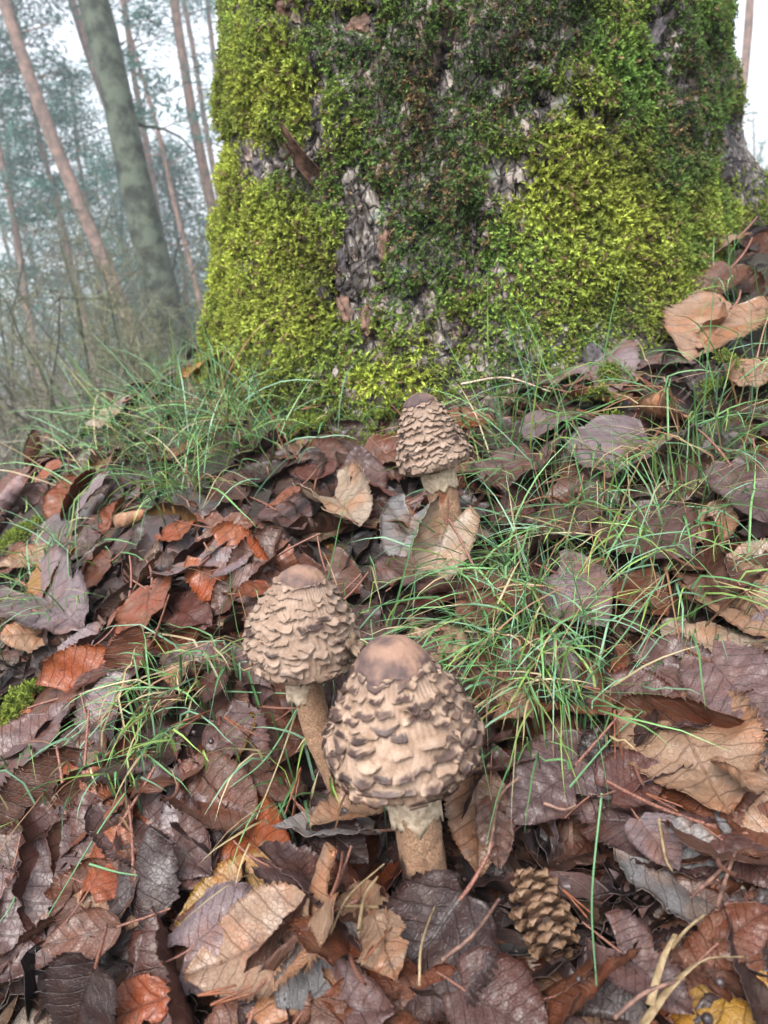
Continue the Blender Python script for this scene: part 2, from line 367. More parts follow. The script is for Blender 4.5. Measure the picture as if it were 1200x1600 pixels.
def fronds(P, N, L, D, tint, name, pairs=5):
    """feathery moss shoots: curved axis with pairs of small pointed leaves"""
    n = len(P); L = L[:, None]
    side = nrm(np.cross(D, N + .3 * rng.normal(size=N.shape))); 
    up = nrm(np.cross(side, D)); bend = rng.uniform(-.1, .45, (n, 1))
    tw = rng.uniform(0, 6.28, n)
    VV = []; CC = []
    for k in range(pairs + 1):
        t = k / pairs; c = P + D * L * t + up * L * bend * -t * t
        d = nrm(D - up * bend * 2 * t)
        if k == pairs:
            w = L * .07; T = np.stack([c - side * w - d * L * .12, c + side * w - d * L * .12, c + d * L * .16], 1); VV.append(T); CC.append(np.repeat(tint[:, None] * 1.15, 3, 1)); continue
        for sgn in (-1, 1):
            an = tw + k * 1.9 + (0 if sgn > 0 else math.pi) + rng.normal(0, .3, n)
            s2 = np.cos(an)[:, None] * side + np.sin(an)[:, None] * up
            l = L * (.40 - .14 * t) ; w = L * .095
            tip = c + d * l * .8 + s2 * l * .75; o = np.cross(d, s2)
            T = np.stack([c + o * w, c - o * w, tip], 1); VV.append(T); CC.append(np.repeat((tint * (.42 + .75 * t))[:, None], 3, 1))
    V = np.concatenate(VV).reshape(-1, 3); C = np.concatenate(CC).reshape(-1, 3)
    return V, np.arange(len(V), dtype=np.int32).reshape(-1, 3), C
nrmT = nrm(np.cross(np.gradient(TP, axis=1), np.gradient(TP, axis=0)))
sgn = np.sign((nrmT[200, 215] * (TP[200, 215] - np.array((TCX, TCY, TP[200, 215, 2])))).sum()); nrmT = nrmT * sgn
cand = rng.integers(0, 430 * 430, 300000); ci, cj = cand // 430, cand % 430
ok = (rng.random(len(cand)) < np.clip(.1 + 1.1 * sst(.22, .75, mm[ci, cj]), 0, 1) * (mm[ci, cj] > .2)); ci, cj = ci[ok], cj[ok]
Pm = TP[ci, cj] + rng.normal(0, .0016, (len(ci), 3)); Nm = nrmT[ci, cj]
vis = (((CP - Pm) * Nm).sum(1) > -.15); ppx, ppy = proj(Pm); vis &= (ppx > -150) & (ppx < 1400) & (ppy > -250) & (ppy < 800)
idx = np.flatnonzero(vis)[:76000]; Pm, Nm = Pm[idx], Nm[idx]; wx_ = fbm(Pm * 16, 61, 3); wy_ = fbm(Pm * 16, 71, 3); ppx, ppy = ppx[idx] + 45 * wx_, ppy[idx] + 45 * wy_; mk = mm[ci, cj][idx]
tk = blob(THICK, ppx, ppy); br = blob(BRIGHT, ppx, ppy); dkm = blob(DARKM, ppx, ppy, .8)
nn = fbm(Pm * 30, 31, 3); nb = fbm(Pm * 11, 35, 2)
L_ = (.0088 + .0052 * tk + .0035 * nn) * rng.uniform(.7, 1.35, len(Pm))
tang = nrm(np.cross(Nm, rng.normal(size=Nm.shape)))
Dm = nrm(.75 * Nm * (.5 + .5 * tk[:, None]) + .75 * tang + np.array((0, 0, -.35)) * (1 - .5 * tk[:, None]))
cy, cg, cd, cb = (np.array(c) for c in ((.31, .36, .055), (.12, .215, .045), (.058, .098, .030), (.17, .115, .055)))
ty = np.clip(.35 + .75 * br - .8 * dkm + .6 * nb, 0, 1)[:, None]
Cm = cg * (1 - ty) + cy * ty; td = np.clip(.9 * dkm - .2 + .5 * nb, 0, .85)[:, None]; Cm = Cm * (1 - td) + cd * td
bw = ((rng.random(len(Pm)) < .09 + .30 * sst(.45, .9, dkm) * (nn > .1) + .8 * (blob([(668, 90, 14, 55), (645, 215, 14, 30), (650, 160, 25, 50)], ppx, ppy) > .5) * (rng.random(len(Pm)) < .6)))[:, None]
Cm = np.where(bw, cb * rng.uniform(.6, 1.5, (len(Pm), 1)), Cm) * rng.uniform(.55, 1.4, (len(Pm), 1)) * np.clip(.95 + .55 * fbm(Pm * 9, 81, 3), .5, 1.5)[:, None]
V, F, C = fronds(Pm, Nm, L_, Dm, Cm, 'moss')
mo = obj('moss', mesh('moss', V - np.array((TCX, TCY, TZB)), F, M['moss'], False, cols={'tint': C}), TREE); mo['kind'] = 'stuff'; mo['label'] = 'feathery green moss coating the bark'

def hit_trunk(px, py):
    ux, uy = proj(TP[:, :430]); d = np.hypot(ux - px, uy - py) + 1e3 * (((CP - TP[:, :430]) * nrmT[:, :430]).sum(-1) < 0)
    i, j = np.unravel_index(np.argmin(d), d.shape); return TP[i, j], nrmT[i, j]
def flake(px, py, w, h, rot, mat, lab=None, curl=.15, n=15):
    """a loose bark plate lying on the trunk, w x h in photo pixels, rot = turn in the bark plane"""
    P, N = hit_trunk(px, py); s = np.linalg.norm(P - CP) / FPX; w, h = w * s, h * s
    upv = nrm(np.array((0, 0, 1.)) - N * N[2]); sd = np.cross(upv, N); c, q = math.cos(R(rot)), math.sin(R(rot)); U = c * upv + q * sd; S = c * sd - q * upv
    u, v = np.meshgrid(np.linspace(-1, 1, n), np.linspace(-1, 1, n), indexing='ij'); sd_ = rng.uniform(0, 50)
    e = 1.05 + .34 * pn(np.stack([u * 1.6, v * 1.6, 0 * u + sd_], -1)) + .2 * pn(np.stack([u * 4, v * 4, 0 * u + sd_], -1)) - .22 * (u * v) ** 2; shp = (1 - .18 * u * u * rng.random())
    loc = S * (v * e * w / 2 * shp)[..., None] + U * (u * e * h / 2)[..., None]
    z = .003 + curl * w * v * v * .5 + .0035 * fbm(np.stack([u * 2, v * 2, 0 * u + sd_], -1), 3, 3)
    z = z - .0045 * sst(.55, 1.0, np.maximum(np.abs(u), np.abs(v))) * (curl < .4); top = P + loc + N * z[..., None]; bot = P + loc * .93 + N * (z - .0035)[..., None]
    VV = np.concatenate([top.reshape(-1, 3), bot.reshape(-1, 3)]); f = grid_faces(n, n)
    ring = np.concatenate([np.arange(n), np.arange(2 * n - 1, n * n, n), np.arange(n * n - 2, n * n - n - 1, -1), np.arange(n * n - 2 * n, 0, -n)])
    rf = np.stack([ring, np.roll(ring, -1), np.roll(ring, -1) + n * n, ring + n * n], 1)
    o = obj('bark_plate', mesh('bark_plate', VV - np.array((TCX, TCY, TZB)), [f, f[:, ::-1] + n * n, rf], M['bark' if mat == 'greyflake' else mat]), TREE)
    if lab: o['label'] = lab
flake(484, 262, 22, 115, -28, 'flake', 'loose tan strip of peeling bark', .5, 13)
for q in [(500, 110, 20, 50, 5, 'greyflake'), (508, 175, 18, 45, -5, 'greyflake'), (365, 300, 16, 50, 6, 'darkflake'), (388, 225, 26, 34, 10, 'flake'), (425, 235, 30, 38, -15, 'darkflake'), (405, 262, 22, 30, 5, 'darkflake'),
          (548, 300, 26, 60, 5, 'greyflake'), (585, 320, 30, 60, -6, 'greyflake'), (560, 375, 36, 60, 4, 'greyflake'), (598, 385, 24, 46, 8, 'flake'), (565, 435, 34, 50, -5, 'greyflake'), (535, 420, 18, 60, 6, 'darkflake'),
          (540, 485, 26, 50, 0, 'flake'), (575, 500, 24, 40, 10, 'flake'), (925, 182, 40, 26, 30, 'greyflake'), (948, 192, 30, 22, -20, 'greyflake'), (852, 150, 28, 22, 10, 'greyflake'), (865, 165, 24, 20, -20, 'greyflake'),
          (848, 185, 34, 26, 30, 'greyflake'), (800, 265, 40, 36, 20, 'greyflake'), (775, 300, 34, 44, 25, 'greyflake'), (760, 335, 26, 40, 20, 'greyflake'), (745, 385, 24, 46, 15, 'greyflake'), (735, 420, 24, 30, 10, 'darkflake'),
          (1020, 45, 28, 44, 25, 'darkflake'), (1012, 80, 24, 40, 0, 'darkflake'), (1030, 98, 20, 22, 10, 'greyflake'), (835, 104, 22, 12, 0, 'greyflake'), (912, 85, 20, 16, 0, 'flake'), (450, 15, 34, 30, 0, 'flake'), (560, 38, 32, 26, 0, 'flake'),
          (690, 510, 40, 20, 30, 'greyflake'), (705, 535, 36, 20, -20, 'darkflake'), (660, 490, 22, 26, 0, 'greyflake'), (425, 550, 28, 22, 0, 'darkflake'), (395, 398, 20, 18, 0, 'darkflake'), (1120, 230, 24, 28, 0, 'greyflake'), (1150, 260, 26, 24, 20, 'darkflake')]:
    flake(*q)


# ------------------------------------------------------------------ far trees
def branchy(path_fn, z0, z1, n, spread, droop):
    pass
def needle_clump(acc, c, r, n, tint, ln):
    d = nrm(rng.normal(size=(n, 3)) * np.array((1, 1, .7)) + np.array((0, 0, .25))); b = c + rng.normal(0, r, (n, 3)) * np.array((1, 1, .5))
    o = nrm(np.cross(d, rng.normal(size=(n, 3)))) * ln * .10
    V = np.stack([b - o, b + o, b + d * ln * rng.uniform(.6, 1.3, (n, 1))], 1).reshape(-1, 3)
    acc.add(V, np.arange(3 * n).reshape(-1, 3), np.repeat(tint * rng.uniform(.6, 1.5, (n, 1)), 3, 0))
def line_tree(name, pxa, pxb, y, wpx, barkmat, top, label, crown_from=None, nb=26, clumps=3, tint=(.028, .10, .078), spread=1.6, stubs=6, group='pines in the misty wood behind the bank'):
    """a trunk through two photo pixels at depth y, carried down to the forest floor and up to its top height"""
    A_, B_ = at_y(*pxa, y), at_y(*pxb, y); d = (A_ - B_) / (A_[2] - B_[2])              # per metre of height
    zg = float(hgt(B_[0], y)) - .1; base = B_ + d * (zg - B_[2]); hgt_ = top - zg
    rb = wpx * np.linalg.norm(B_ - CP) / FPX / 2
    t = np.linspace(0, 1, 26); wob = np.stack([.06 * np.sin(t * 9 + y) + .03 * np.sin(t * 23 + y * 3), .05 * np.cos(t * 8), 0 * t], -1) * min(1, rb * 8)
    ax = base + d * (t * hgt_)[:, None] + wob - wob[0]
    root = obj(name, None); root.location = base; tag(root, label, 'tree', group)
    rr = rb * (1.08 - .75 * t); rr[0] *= 1.35
    V, F = tube(ax - base, rr, 12); V = V + (fbm(V * 3 + base, 4, 3) * rb * .12)[:, None] * nrm(V - np.repeat(ax - base, 12, 0))
    obj('trunk', mesh('trunk', V, F, M[barkmat]), root)
    br = Acc(); cr = Acc()
    def axp(z): return base + d * (z - zg)
    for k in range(stubs):                                                            # dead stubs low on the trunk
        z = zg + hgt_ * random.uniform(.08, .55); an = random.uniform(0, 6.28); L = random.uniform(.3, 1.0)
        p = axp(z); e = np.array((math.cos(an), math.sin(an), random.uniform(-.2, .3))) * L
        s = np.linspace(0, 1, 5)[:, None]; obj('dead_branch', mesh('dead_branch', *tube(p - base + e * s + rng.normal(0, .03, (5, 3)) * s, rb * .10 * (1 - .8 * s[:, 0]) + .004, 5), M[barkmat]), root)
    if crown_from is not None:
        for k in range(nb):
            f = (k + random.random()) / nb; z = crown_from + (top - crown_from) * f; an = k * 2.4 + random.uniform(-.5, .5)
            L = spread * (1.1 - .75 * f) * random.uniform(.6, 1.2); p = axp(z); e = np.array((math.cos(an), math.sin(an), random.uniform(.0, .45))) * L
            s = np.linspace(0, 1, 6)[:, None]; pts = p - base + e * s + np.array((0, 0, -.12 * L)) * s * s + rng.normal(0, .04, (6, 3)) * s
            br.add(*tube(pts, rb * .16 * (1 - .8 * s[:, 0]) + .005, 4))
            for q in range(clumps):
                c = pts[random.randint(2, 5)] + rng.normal(0, .14 * spread, 3) * np.array((1, 1, .35)); needle_clump(cr, c, .12 * spread, 46, np.array(tint) * random.uniform(.7, 1.35), .17)
    if br.n: obj('branches', br.build('branches', M[barkmat]), root)['kind'] = 'stuff'
    if cr.n:
        o = obj('crown', cr.build('crown', M['needles'], False), root)
    return root
line_tree('grey_tree', (152, 0), (272, 535), 6.6, 46, 'grey', 12.5, 'stout smooth grey trunk blotched with lichen, thickest of the trees behind the bank', None, group=None, stubs=3)
line_tree('pine_tree', (15, 0), (180, 455), 14, 20, 'pine', 17, 'reddish pine with a bare leaning trunk standing clear of the grey trunk', 10.5, 30, stubs=8)
line_tree('pine_tree', (265, 0), (322, 280), 16, 16, 'pine', 18, 'reddish pine with a bare trunk beside the edge of the mossy tree', 9.0, 34, spread=2.0)
line_tree('pine_tree', (122, 0), (196, 250), 19, 15, 'pine', 18, 'reddish brown pine whose trunk runs behind the thick grey trunk', 8.5, 30)
line_tree('pine_tree', (200, 30), (254, 345), 21, 11, 'pine', 17, 'slim pine just behind the thick grey trunk, partly hidden by it', 8.0, 30, spread=1.8)
line_tree('pine_tree', (286, 0), (322, 215), 24, 9, 'pine', 19, 'very slim pale pine stem next to the bare reddish pine', 9.5, 26)
line_tree('pine_tree', (0, 248), (46, 490), 17, 10, 'pine', 13, 'thin dark pine with low branches at the outer edge of the wood', 4.0, 30, spread=1.3)
line_tree('pine_tree', (58, 190), (112, 430), 18, 11, 'pine', 10, 'bushy dark pine crossed by the leaning reddish pine', 2.6, 60, 4, spread=1.7)
line_tree('pine_tree', (232, 150), (300, 405), 15, 9, 'pine', 8.5, 'thin crooked pine between the grey trunk and the mossy tree', 4.2, 22, spread=1.3)
line_tree('pine_tree', (1164, 0), (1155, 105), 17, 12, 'pine', 16, 'lone slim pine seen past the root shoulder of the mossy tree', 9.5, 26, stubs=10)
line_tree('young_pine', (120, 220), (150, 440), 23, 10, 'pine', 8.6, 'full young pine with dense blue-green foliage between the pine and the grey trunk', 1.5, 52, 4, spread=2.3)
line_tree('young_pine', (15, 260), (40, 450), 26, 10, 'pine', 10.0, 'tall young pine with dense foliage outermost in the wood', 1.5, 52, 4, spread=2.2)
line_tree('young_pine', (270, 330), (290, 450), 22, 9, 'pine', 6.2, 'short young pine close beside the mossy tree', 1.2, 60, 4, spread=2.0)
line_tree('young_pine', (190, 330), (205, 450), 30, 9, 'pine', 8.0, 'distant young pine half hidden by the grey trunk', 1.2, 60, 4, spread=2.6)
line_tree('pine_tree', (330, 40), (372, 300), 26, 11, 'pine', 15, 'pine mostly hidden behind the mossy tree', 6.0, 34, spread=1.9)

def shrub(px, py, y, H, n, label, tint, sp=.8):
    g = at_y(px, py, y); base = np.array((g[0], y, float(hgt(g[0], y)) - .02)); root = obj('bare_shrub', None); root.location = base; tag(root, label, 'shrub', 'bare shrubs below the bank')
    st, tw = Acc(), Acc()
    for k in range(n):
        an = random.uniform(0, 6.28); h = H * random.uniform(.6, 1.1); le = random.uniform(.1, sp)
        s = np.linspace(0, 1, 8)[:, None]; p0 = rng.normal(0, .12, 3) * np.array((1, 1, 0))
        pts = p0 + np.array((math.cos(an) * le, math.sin(an) * le, 0)) * h * s ** 1.4 + np.array((0, 0, h)) * s + np.cumsum(rng.normal(0, .02 * H, (8, 3)), 0) * s
        st.add(*tube(pts, .011 * (1.1 - s[:, 0]) + .002, 4), np.array(tint) * random.uniform(.6, 1.3))
        for q in range(16):
            i = random.randint(2, 7); d = nrm(rng.normal(size=3) + np.array((math.cos(an), math.sin(an), .4)) * .8) * H * random.uniform(.12, .34)
            s2 = np.linspace(0, 1, 5)[:, None]; tp = pts[i] + d * s2 + rng.normal(0, .015, (5, 3)) * s2; tw.add(*tube(tp, .0042 * (1 - .75 * s2[:, 0]), 3), np.array(tint) * random.uniform(.6, 1.5))
            for w in range(3):
                j = random.randint(1, 4); d2 = nrm(rng.normal(size=3) + d) * H * random.uniform(.04, .12); tw.add(*tube(tp[j] + d2 * s2[::2], .0026 * (1 - .7 * s2[::2, 0]), 3), np.array(tint) * random.uniform(.7, 1.6))
    obj('stems', st.build('stems', M['brush']), root); obj('twigs', tw.build('twigs', M['brush']), root)
shr = [(30, 560, 4.2, 1.3, 16, 'broad grey-brown leafless shrub at the outer foot of the bank', (.09, .085, .06)), (110, 540, 5.2, 1.7, 18, 'tall olive-brown leafless shrub below the leaning pine', (.075, .08, .04)), (200, 520, 4.8, 1.4, 16, 'bushy olive leafless shrub in front of the grey trunk', (.085, .09, .045)),
       (280, 500, 6.2, 1.9, 16, 'tall leafless shrub between the grey trunk and the mossy tree', (.07, .07, .04)), (-40, 500, 6.5, 2.2, 18, 'tall grey leafless shrub farthest out below the bank', (.10, .095, .08)), (75, 640, 3.3, .8, 14, 'low grey leafless shrub just under the grassy edge of the bank', (.11, .10, .075)),
       (160, 560, 7.5, 2.3, 18, 'high thicket-like leafless shrub far behind the grassy edge', (.08, .085, .055)), (240, 570, 3.8, .8, 12, 'low olive leafless shrub beside the mossy tree', (.09, .095, .05)), (1185, 100, 9.0, 2.4, 14, 'leafless shrub glimpsed behind the root shoulder', (.09, .085, .06))]
shr = [(*q[:6], tuple(np.array(q[6]) * 1.15 + .012)) for q in shr]
for q in shr: shrub(*q)
und = Acc()                                                                    # low tangle of brambles and dead stems on the forest floor
for k in range(3200):
    y = 2.6 + 11 * random.random() ** 1.3; x = -y * random.uniform(.05, 1.2) if k % 7 else y * random.uniform(.3, .9); z = float(hgt(x, y)); L = random.uniform(.25, .8) * (.7 + y * .06)
    an = random.uniform(0, 6.28); s = np.linspace(0, 1, 5)[:, None]; e = np.array((math.cos(an), math.sin(an), random.uniform(.3, 1.6))) * L * .6
    und.add(*tube(np.array((x, y, z)) + e * s + np.array((math.cos(an), math.sin(an), -.9)) * L * .4 * s * s, .0035 * (1.1 - s[:, 0]) + .001, 3), np.array(random.choice([(.13, .125, .10), (.10, .105, .075), (.16, .15, .12), (.07, .085, .055)])) * random.uniform(.6, 1.4))
tag(obj('undergrowth', und.build('undergrowth', M['brush'])), 'tangle of brown and olive dead stems covering the forest floor', 'undergrowth', kind='stuff')
fw = Acc()                                                                     # far wood closing the view
for k in range(420):
    y = random.uniform(34, 70); x = random.uniform(-1.5, 1.2) * y; H = random.uniform(2.5, 8); b = np.array((x, y, float(hgt(x, y))))
    if k % 3 == 0: fw.add(*tube(b + np.array((0, 0, 1.)) * np.linspace(0, H * 1.6, 4)[:, None], .10 * np.array((1.2, 1, .8, .3)), 5), (.06, .045, .04))
    for q in range(14): needle_clump(fw, b + np.array((random.gauss(0, .9), random.gauss(0, .9), H * random.uniform(.05, 1))), .5, 16, np.array((.03, .09, .065)) * random.uniform(.7, 1.3), .55)
tag(obj('far_forest', fw.build('far_forest', M['needles'], False)), 'distant mass of pines closing the view', 'forest', kind='stuff')

# ------------------------------------------------------------------ mushrooms
def curve_pts(ctrl, n):
    """Catmull-Rom through control points"""
    c = np.asarray(ctrl, float); c = np.vstack([2 * c[0] - c[1], c, 2 * c[-1] - c[-2]]); out = []
    m = len(c) - 3
    for t in np.linspace(0, m - 1e-6, n):
        i = int(t); f = t - i; p = c[i:i + 4]
        out.append(.5 * (2 * p[1] + (p[2] - p[0]) * f + (2 * p[0] - 5 * p[1] + 4 * p[2] - p[3]) * f ** 2 + (3 * p[1] - p[0] - 3 * p[2] + p[3]) * f ** 3))
    return np.array(out)
PROF = {'bell': [(0, 1), (.13, .995), (.26, .965), (.38, .90), (.48, .82), (.60, .71), (.74, .58), (.87, .44), (.96, .31), (1, .19), (.97, .09), (.86, .02), (.66, -.01), (.40, .0), (.22, .03)],
        'egg': [(0, 1), (.15, .99), (.29, .95), (.42, .88), (.55, .79), (.70, .67), (.83, .54), (.93, .40), (.99, .26), (1, .14), (.95, .05), (.82, .0), (.60, -.005), (.38, .0), (.22, .03)],
        'cone': [(0, 1), (.16, .985), (.31, .94), (.44, .85), (.55, .73), (.66, .60), (.77, .46), (.87, .33), (.95, .20), (1, .09), (.97, .02), (.84, -.02), (.62, -.02), (.40, .0), (.22, .03)]}
STEMS = []; CAPS = []
def mushroom(label, stem_px, depth_off, apex_px, bot_px, wpx, stem_wpx, style, seed, darkness, rows, tint, disc_t, ax_tilt=0.0):
    rs = np.random.default_rng(seed)
    G0 = ground(*stem_px[0]); G0 = G0 + np.array((0, 0, -.012)); Y0 = G0[1]
    rest = [at_y(*p, Y0 + o) for p, o in zip(stem_px[1:], depth_off)]
    bot = rest[-1]; apex = at_y(*apex_px, bot[1] + ax_tilt)
    scl = np.linalg.norm(bot - CP) / FPX; Rm = wpx * scl / 2; H = np.linalg.norm(apex - bot); ax = (apex - bot) / H
    H = H * .97; bot = bot + ax * .0
    root = obj('mushroom', None); root.location = G0; tag(root, label, 'mushroom', 'shaggy parasol mushrooms on the bank')
    # stem
    n, k = 110, 72; P = curve_pts([G0 - (rest[0] - G0) * .08] + [G0] + rest, n); P[-1] = P[-2] + ax * np.linalg.norm(P[-1] - P[-2]); P = np.vstack([P, P[-1] + ax * Rm * .3]); n += 1
    sr = stem_wpx * scl / 2; t = np.linspace(0, 1, n); T = nrm(np.gradient(P, axis=0)); Aa = nrm(np.cross(T, np.array((.1, 1, .1)))); Bb = np.cross(T, Aa)
    th = np.arange(k) * 2 * math.pi / k; rad = sr * (1.18 - .22 * sst(0, .35, t) + .0 * t)
    dirs = np.cos(th)[None, :, None] * Aa[:, None] + np.sin(th)[None, :, None] * Bb[:, None]; base = P[:, None] + rad[:, None, None] * dirs
    q = base / np.array((1, 1, 2.2)); nz = fbm(q * 70, seed, 3); skin = sst(-.10, .02, nz + .25 + .35 * sst(.3, .8, t)[:, None] - (.8 if style != 'bell' else .45) * sst(.58, .40, t)[:, None])
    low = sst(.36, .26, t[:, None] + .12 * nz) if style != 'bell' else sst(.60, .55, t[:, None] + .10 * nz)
    off = sr * (.055 * skin + .05 * fbm(base * 160, seed + 3, 3) + .02 * fbm(base * 700, seed + 5, 2) + .06 * fbm(base * 40, seed + 8, 2))
    V = base + off[..., None] * dirs
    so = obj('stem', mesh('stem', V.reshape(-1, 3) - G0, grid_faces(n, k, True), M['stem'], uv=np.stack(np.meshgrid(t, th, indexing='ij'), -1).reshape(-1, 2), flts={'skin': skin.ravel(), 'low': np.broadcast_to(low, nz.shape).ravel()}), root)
    STEMS.append((P, sr * 1.25))
    # ring of torn veil under the cap
    nr, kr = 9, 96; u = np.linspace(0, 1, nr)[:, None]; tr = np.arange(kr) * 2 * math.pi / kr
    E1 = nrm(np.cross(ax, np.array((.2, 1, .1)))); E2 = np.cross(ax, E1); cs = np.cos(tr)[:, None] * E1 + np.sin(tr)[:, None] * E2
    rag = .25 * fbm(np.stack([np.cos(tr) * 3, np.sin(tr) * 3, 0 * tr + seed], -1), 2, 3)
    rr_ = sr * (1.15 + .10 * u + .05 * np.sin(tr * 5 + seed)[None] * (1 - u)); vd = nrm(CP - bot); el = math.asin(float(vd @ ax)); rl = max(0, Rm * .86 - sr) * math.tan(max(el, .05)) + sr * 1.5; hh = -rl + sr * rag[None] * (1 - u) * 1.3 + rl * 1.1 * u
    V = (bot[None, None] + rr_[..., None] * cs[None] + hh[..., None] * ax); V2 = bot + (rr_ * .93)[..., None] * cs[None] + (hh + .0004)[..., None] * ax
    fr = grid_faces(nr, kr, True); e = np.arange(kr); rim = np.stack([e, (e + 1) % kr, (e + 1) % kr + nr * kr, e + nr * kr], 1)
    obj('ring', mesh('ring', np.concatenate([V.reshape(-1, 3), V2.reshape(-1, 3)]) - G0, [fr, fr[:, ::-1] + nr * kr, rim[:, ::-1]], M['collar']), root)
    # cap body
    pc = curve_pts(PROF[style], 150); seg = np.concatenate([[0], np.cumsum(np.hypot(np.diff(pc[:, 0]) * Rm, np.diff(pc[:, 1]) * H))]); tot = seg[-1]
    arc = np.linspace(0, tot, 170); pr = np.interp(arc, seg, pc[:, 0]) * Rm; pz = np.interp(arc, seg, pc[:, 1]) * H
    tn = nrm(np.stack([np.gradient(pr), np.gradient(pz)], -1)); nr_, nz_ = -tn[:, 1], tn[:, 0]        # outward normal in (r, z)
    def surf(s, ph, o):
        """point at arc length s, angle ph, o metres above the surface"""
        r = np.interp(s, arc, pr) * (1 + .02 * np.sin(ph * 2 + seed) + .015 * np.sin(ph * 3 + seed * 2)); z = np.interp(s, arc, pz); a_ = np.interp(s, arc, nr_); b_ = np.interp(s, arc, nz_)
        return bot + ((r + a_ * o) * np.cos(ph))[..., None] * E1 + ((r + a_ * o) * np.sin(ph))[..., None] * E2 + (z + b_ * o)[..., None] * ax
    kk = 200; ph = np.arange(kk) * 2 * math.pi / kk; S_, PH = np.meshgrid(arc, ph, indexing='ij')
    B0 = surf(S_, PH, 0 * S_); s_d = disc_t * tot
    edge = s_d * (1 + .16 * fbm(np.stack([np.cos(PH) * 2.5, np.sin(PH) * 2.5, 0 * PH + seed], -1), 4, 3)); dm = sst(.0006, -.0006, S_ - edge)
    o_ = .0010 * dm + .0004 * fbm(B0 * 220, seed, 3) + .0005 * fbm(B0 * 60, seed + 2, 2) + .0004 * np.sin(PH * 60 + 5 * fbm(B0 * 80, 3, 2)) * (1 - dm) * sst(0, s_d, S_)
    cap = obj('cap', mesh('cap', surf(S_, PH, o_).reshape(-1, 3) - G0, grid_faces(len(arc), kk, True)[:, ::-1], M['cap'], flts={'dark': .0 * S_.ravel(), 'disc': np.clip(dm + .45 * sst(s_d * 1.5, s_d, S_), 0, 1).ravel()}), root); cap.color = (*tint, 1)
    # shaggy scales, one by one
    s_end = tot * .80; NR = rows; count = 0; ns, ntt = 9, 8
    ss_, tt = np.meshgrid(np.linspace(-1, 1, ns), np.linspace(0, 1, ntt), indexing='xy')
    view = nrm(CP - bot)
    for i in range(NR):
        f = i / (NR - 1); sc0 = s_d * .98 + (s_end - s_d) * f ** .93; r_here = float(np.interp(sc0, arc, pr)); wid = (.0072 + .0022 * math.sin(f * 3.1)) * Rm / .035
        m = max(9, int(2 * math.pi * r_here / (wid * 1.0))); ph0 = rs.uniform(0, 6.28)
        for j in range(m):
            if rs.random() < .06: continue
            p0 = ph0 + (j + rs.uniform(-.3, .3)) * 2 * math.pi / m; c0 = sc0 + rs.uniform(-.38, .38) * (s_end - s_d) / NR
            if (surf(np.array(c0), np.array(p0), np.array(0.)) - bot - ax * H * .4) @ view < -.012 and rs.random() < .55: continue
            w = wid * rs.uniform(.75, 1.45); L = (s_end - s_d) / NR * rs.uniform(.9, 1.45); lift = rs.uniform(.0009, .0026) * Rm / .035 * (.65 + .6 * math.sin(math.pi * min(1, f * 1.1)))
            xs_ = np.linspace(-1, 1, ns); rag = .16 * np.sin(xs_ * rs.uniform(1.5, 5) + rs.uniform(0, 6)) + .05 * rs.normal(size=ns); rag = rag - .30 * np.linspace(-1, 1, ns) ** 2 * rs.uniform(0, 1.5); skew = rs.uniform(-.15, .15)
            arc_s = c0 - L * .45 + L * tt * (1 + rag[None] * tt); hw = w * .5 * (.72 + .34 * np.sin(tt * 2.2)); phs = p0 + (ss_ * hw + skew * L * tt) / max(r_here, .004)
            cup = .8 + .25 * ss_ ** 2 if rs.random() < .5 else 1 - .35 * ss_ ** 2
            of = lift * (tt ** 1.7) * cup + .35 * lift * sst(.7, 1, tt) + .0003 - .0012 * (1 - tt) ** 3 + .00008 * rs.normal(size=tt.shape)
            rowsV = [surf(arc_s, phs, of)]
            e1 = surf(arc_s[-1] - .0003, phs[-1], of[-1] - .0011); e2 = surf(arc_s[-1] - L * .45, phs[-1], 0 * of[-1] - .0008)
            V = np.concatenate([rowsV[0].reshape(-1, 3), e1, e2]); nrw = ntt + 2
            dk = np.zeros((nrw, ns)); dr = rs.random()
            if dr < darkness:
                a0 = rs.uniform(.30, .68); wd = rs.uniform(.65, 1.2); sh = rs.uniform(-.3, .3)
                dk[:ntt] = sst(a0, a0 + .12, tt + .05 * rs.normal(size=tt.shape)) * sst(wd, wd - .25, np.abs(ss_ - sh)) * rs.uniform(.8, 1.0); dk[ntt] = dk[ntt - 1]
            else: dk[:ntt] = sst(.6, 1, tt) * rs.uniform(0, .32); dk[ntt] = dk[ntt - 1]
            sc_ = obj('scale', mesh('scale', V - G0, grid_faces(nrw, ns)[:, ::-1], M['cap'], flts={'dark': dk.ravel(), 'disc': np.zeros(nrw * ns)}), cap); v = rs.uniform(.85, 1.15); sc_.color = (tint[0] * v, tint[1] * v, tint[2] * v, 1); count += 1
    CAPS.append((bot + ax * H * .4, max(Rm, H * .6) * 1.0))
    return root, cap, surf, tot, G0, ax, Rm, count
MU = []
MU.append(mushroom('largest shaggy mushroom with dark-tipped scales standing amid brown leaves', [(668, 1402), (656, 1310), (637, 1196)], (.002, .004), (604, 996), (637, 1196), 226, 68, 'bell', 11, .85, 12, tuple(lin((147, 126, 110))), .215))
MU.append(mushroom('pale shaggy mushroom with a dark blue-grey tip leaning behind the largest one', [(548, 1240), (497, 1140), (473, 1036)], (-.002, .0), (470, 882), (473, 1036), 166, 46, 'egg', 23, .14, 13, tuple(lin((139, 120, 106))), .17))
MU.append(mushroom('small brownish shaggy mushroom with a bare brown stem close to the mossy trunk', [(712, 868), (698, 800), (680, 724)], (.0, .0), (650, 613), (680, 724), 116, 46, 'cone', 37, .10, 13, tuple(lin((134, 116, 103))), .16))
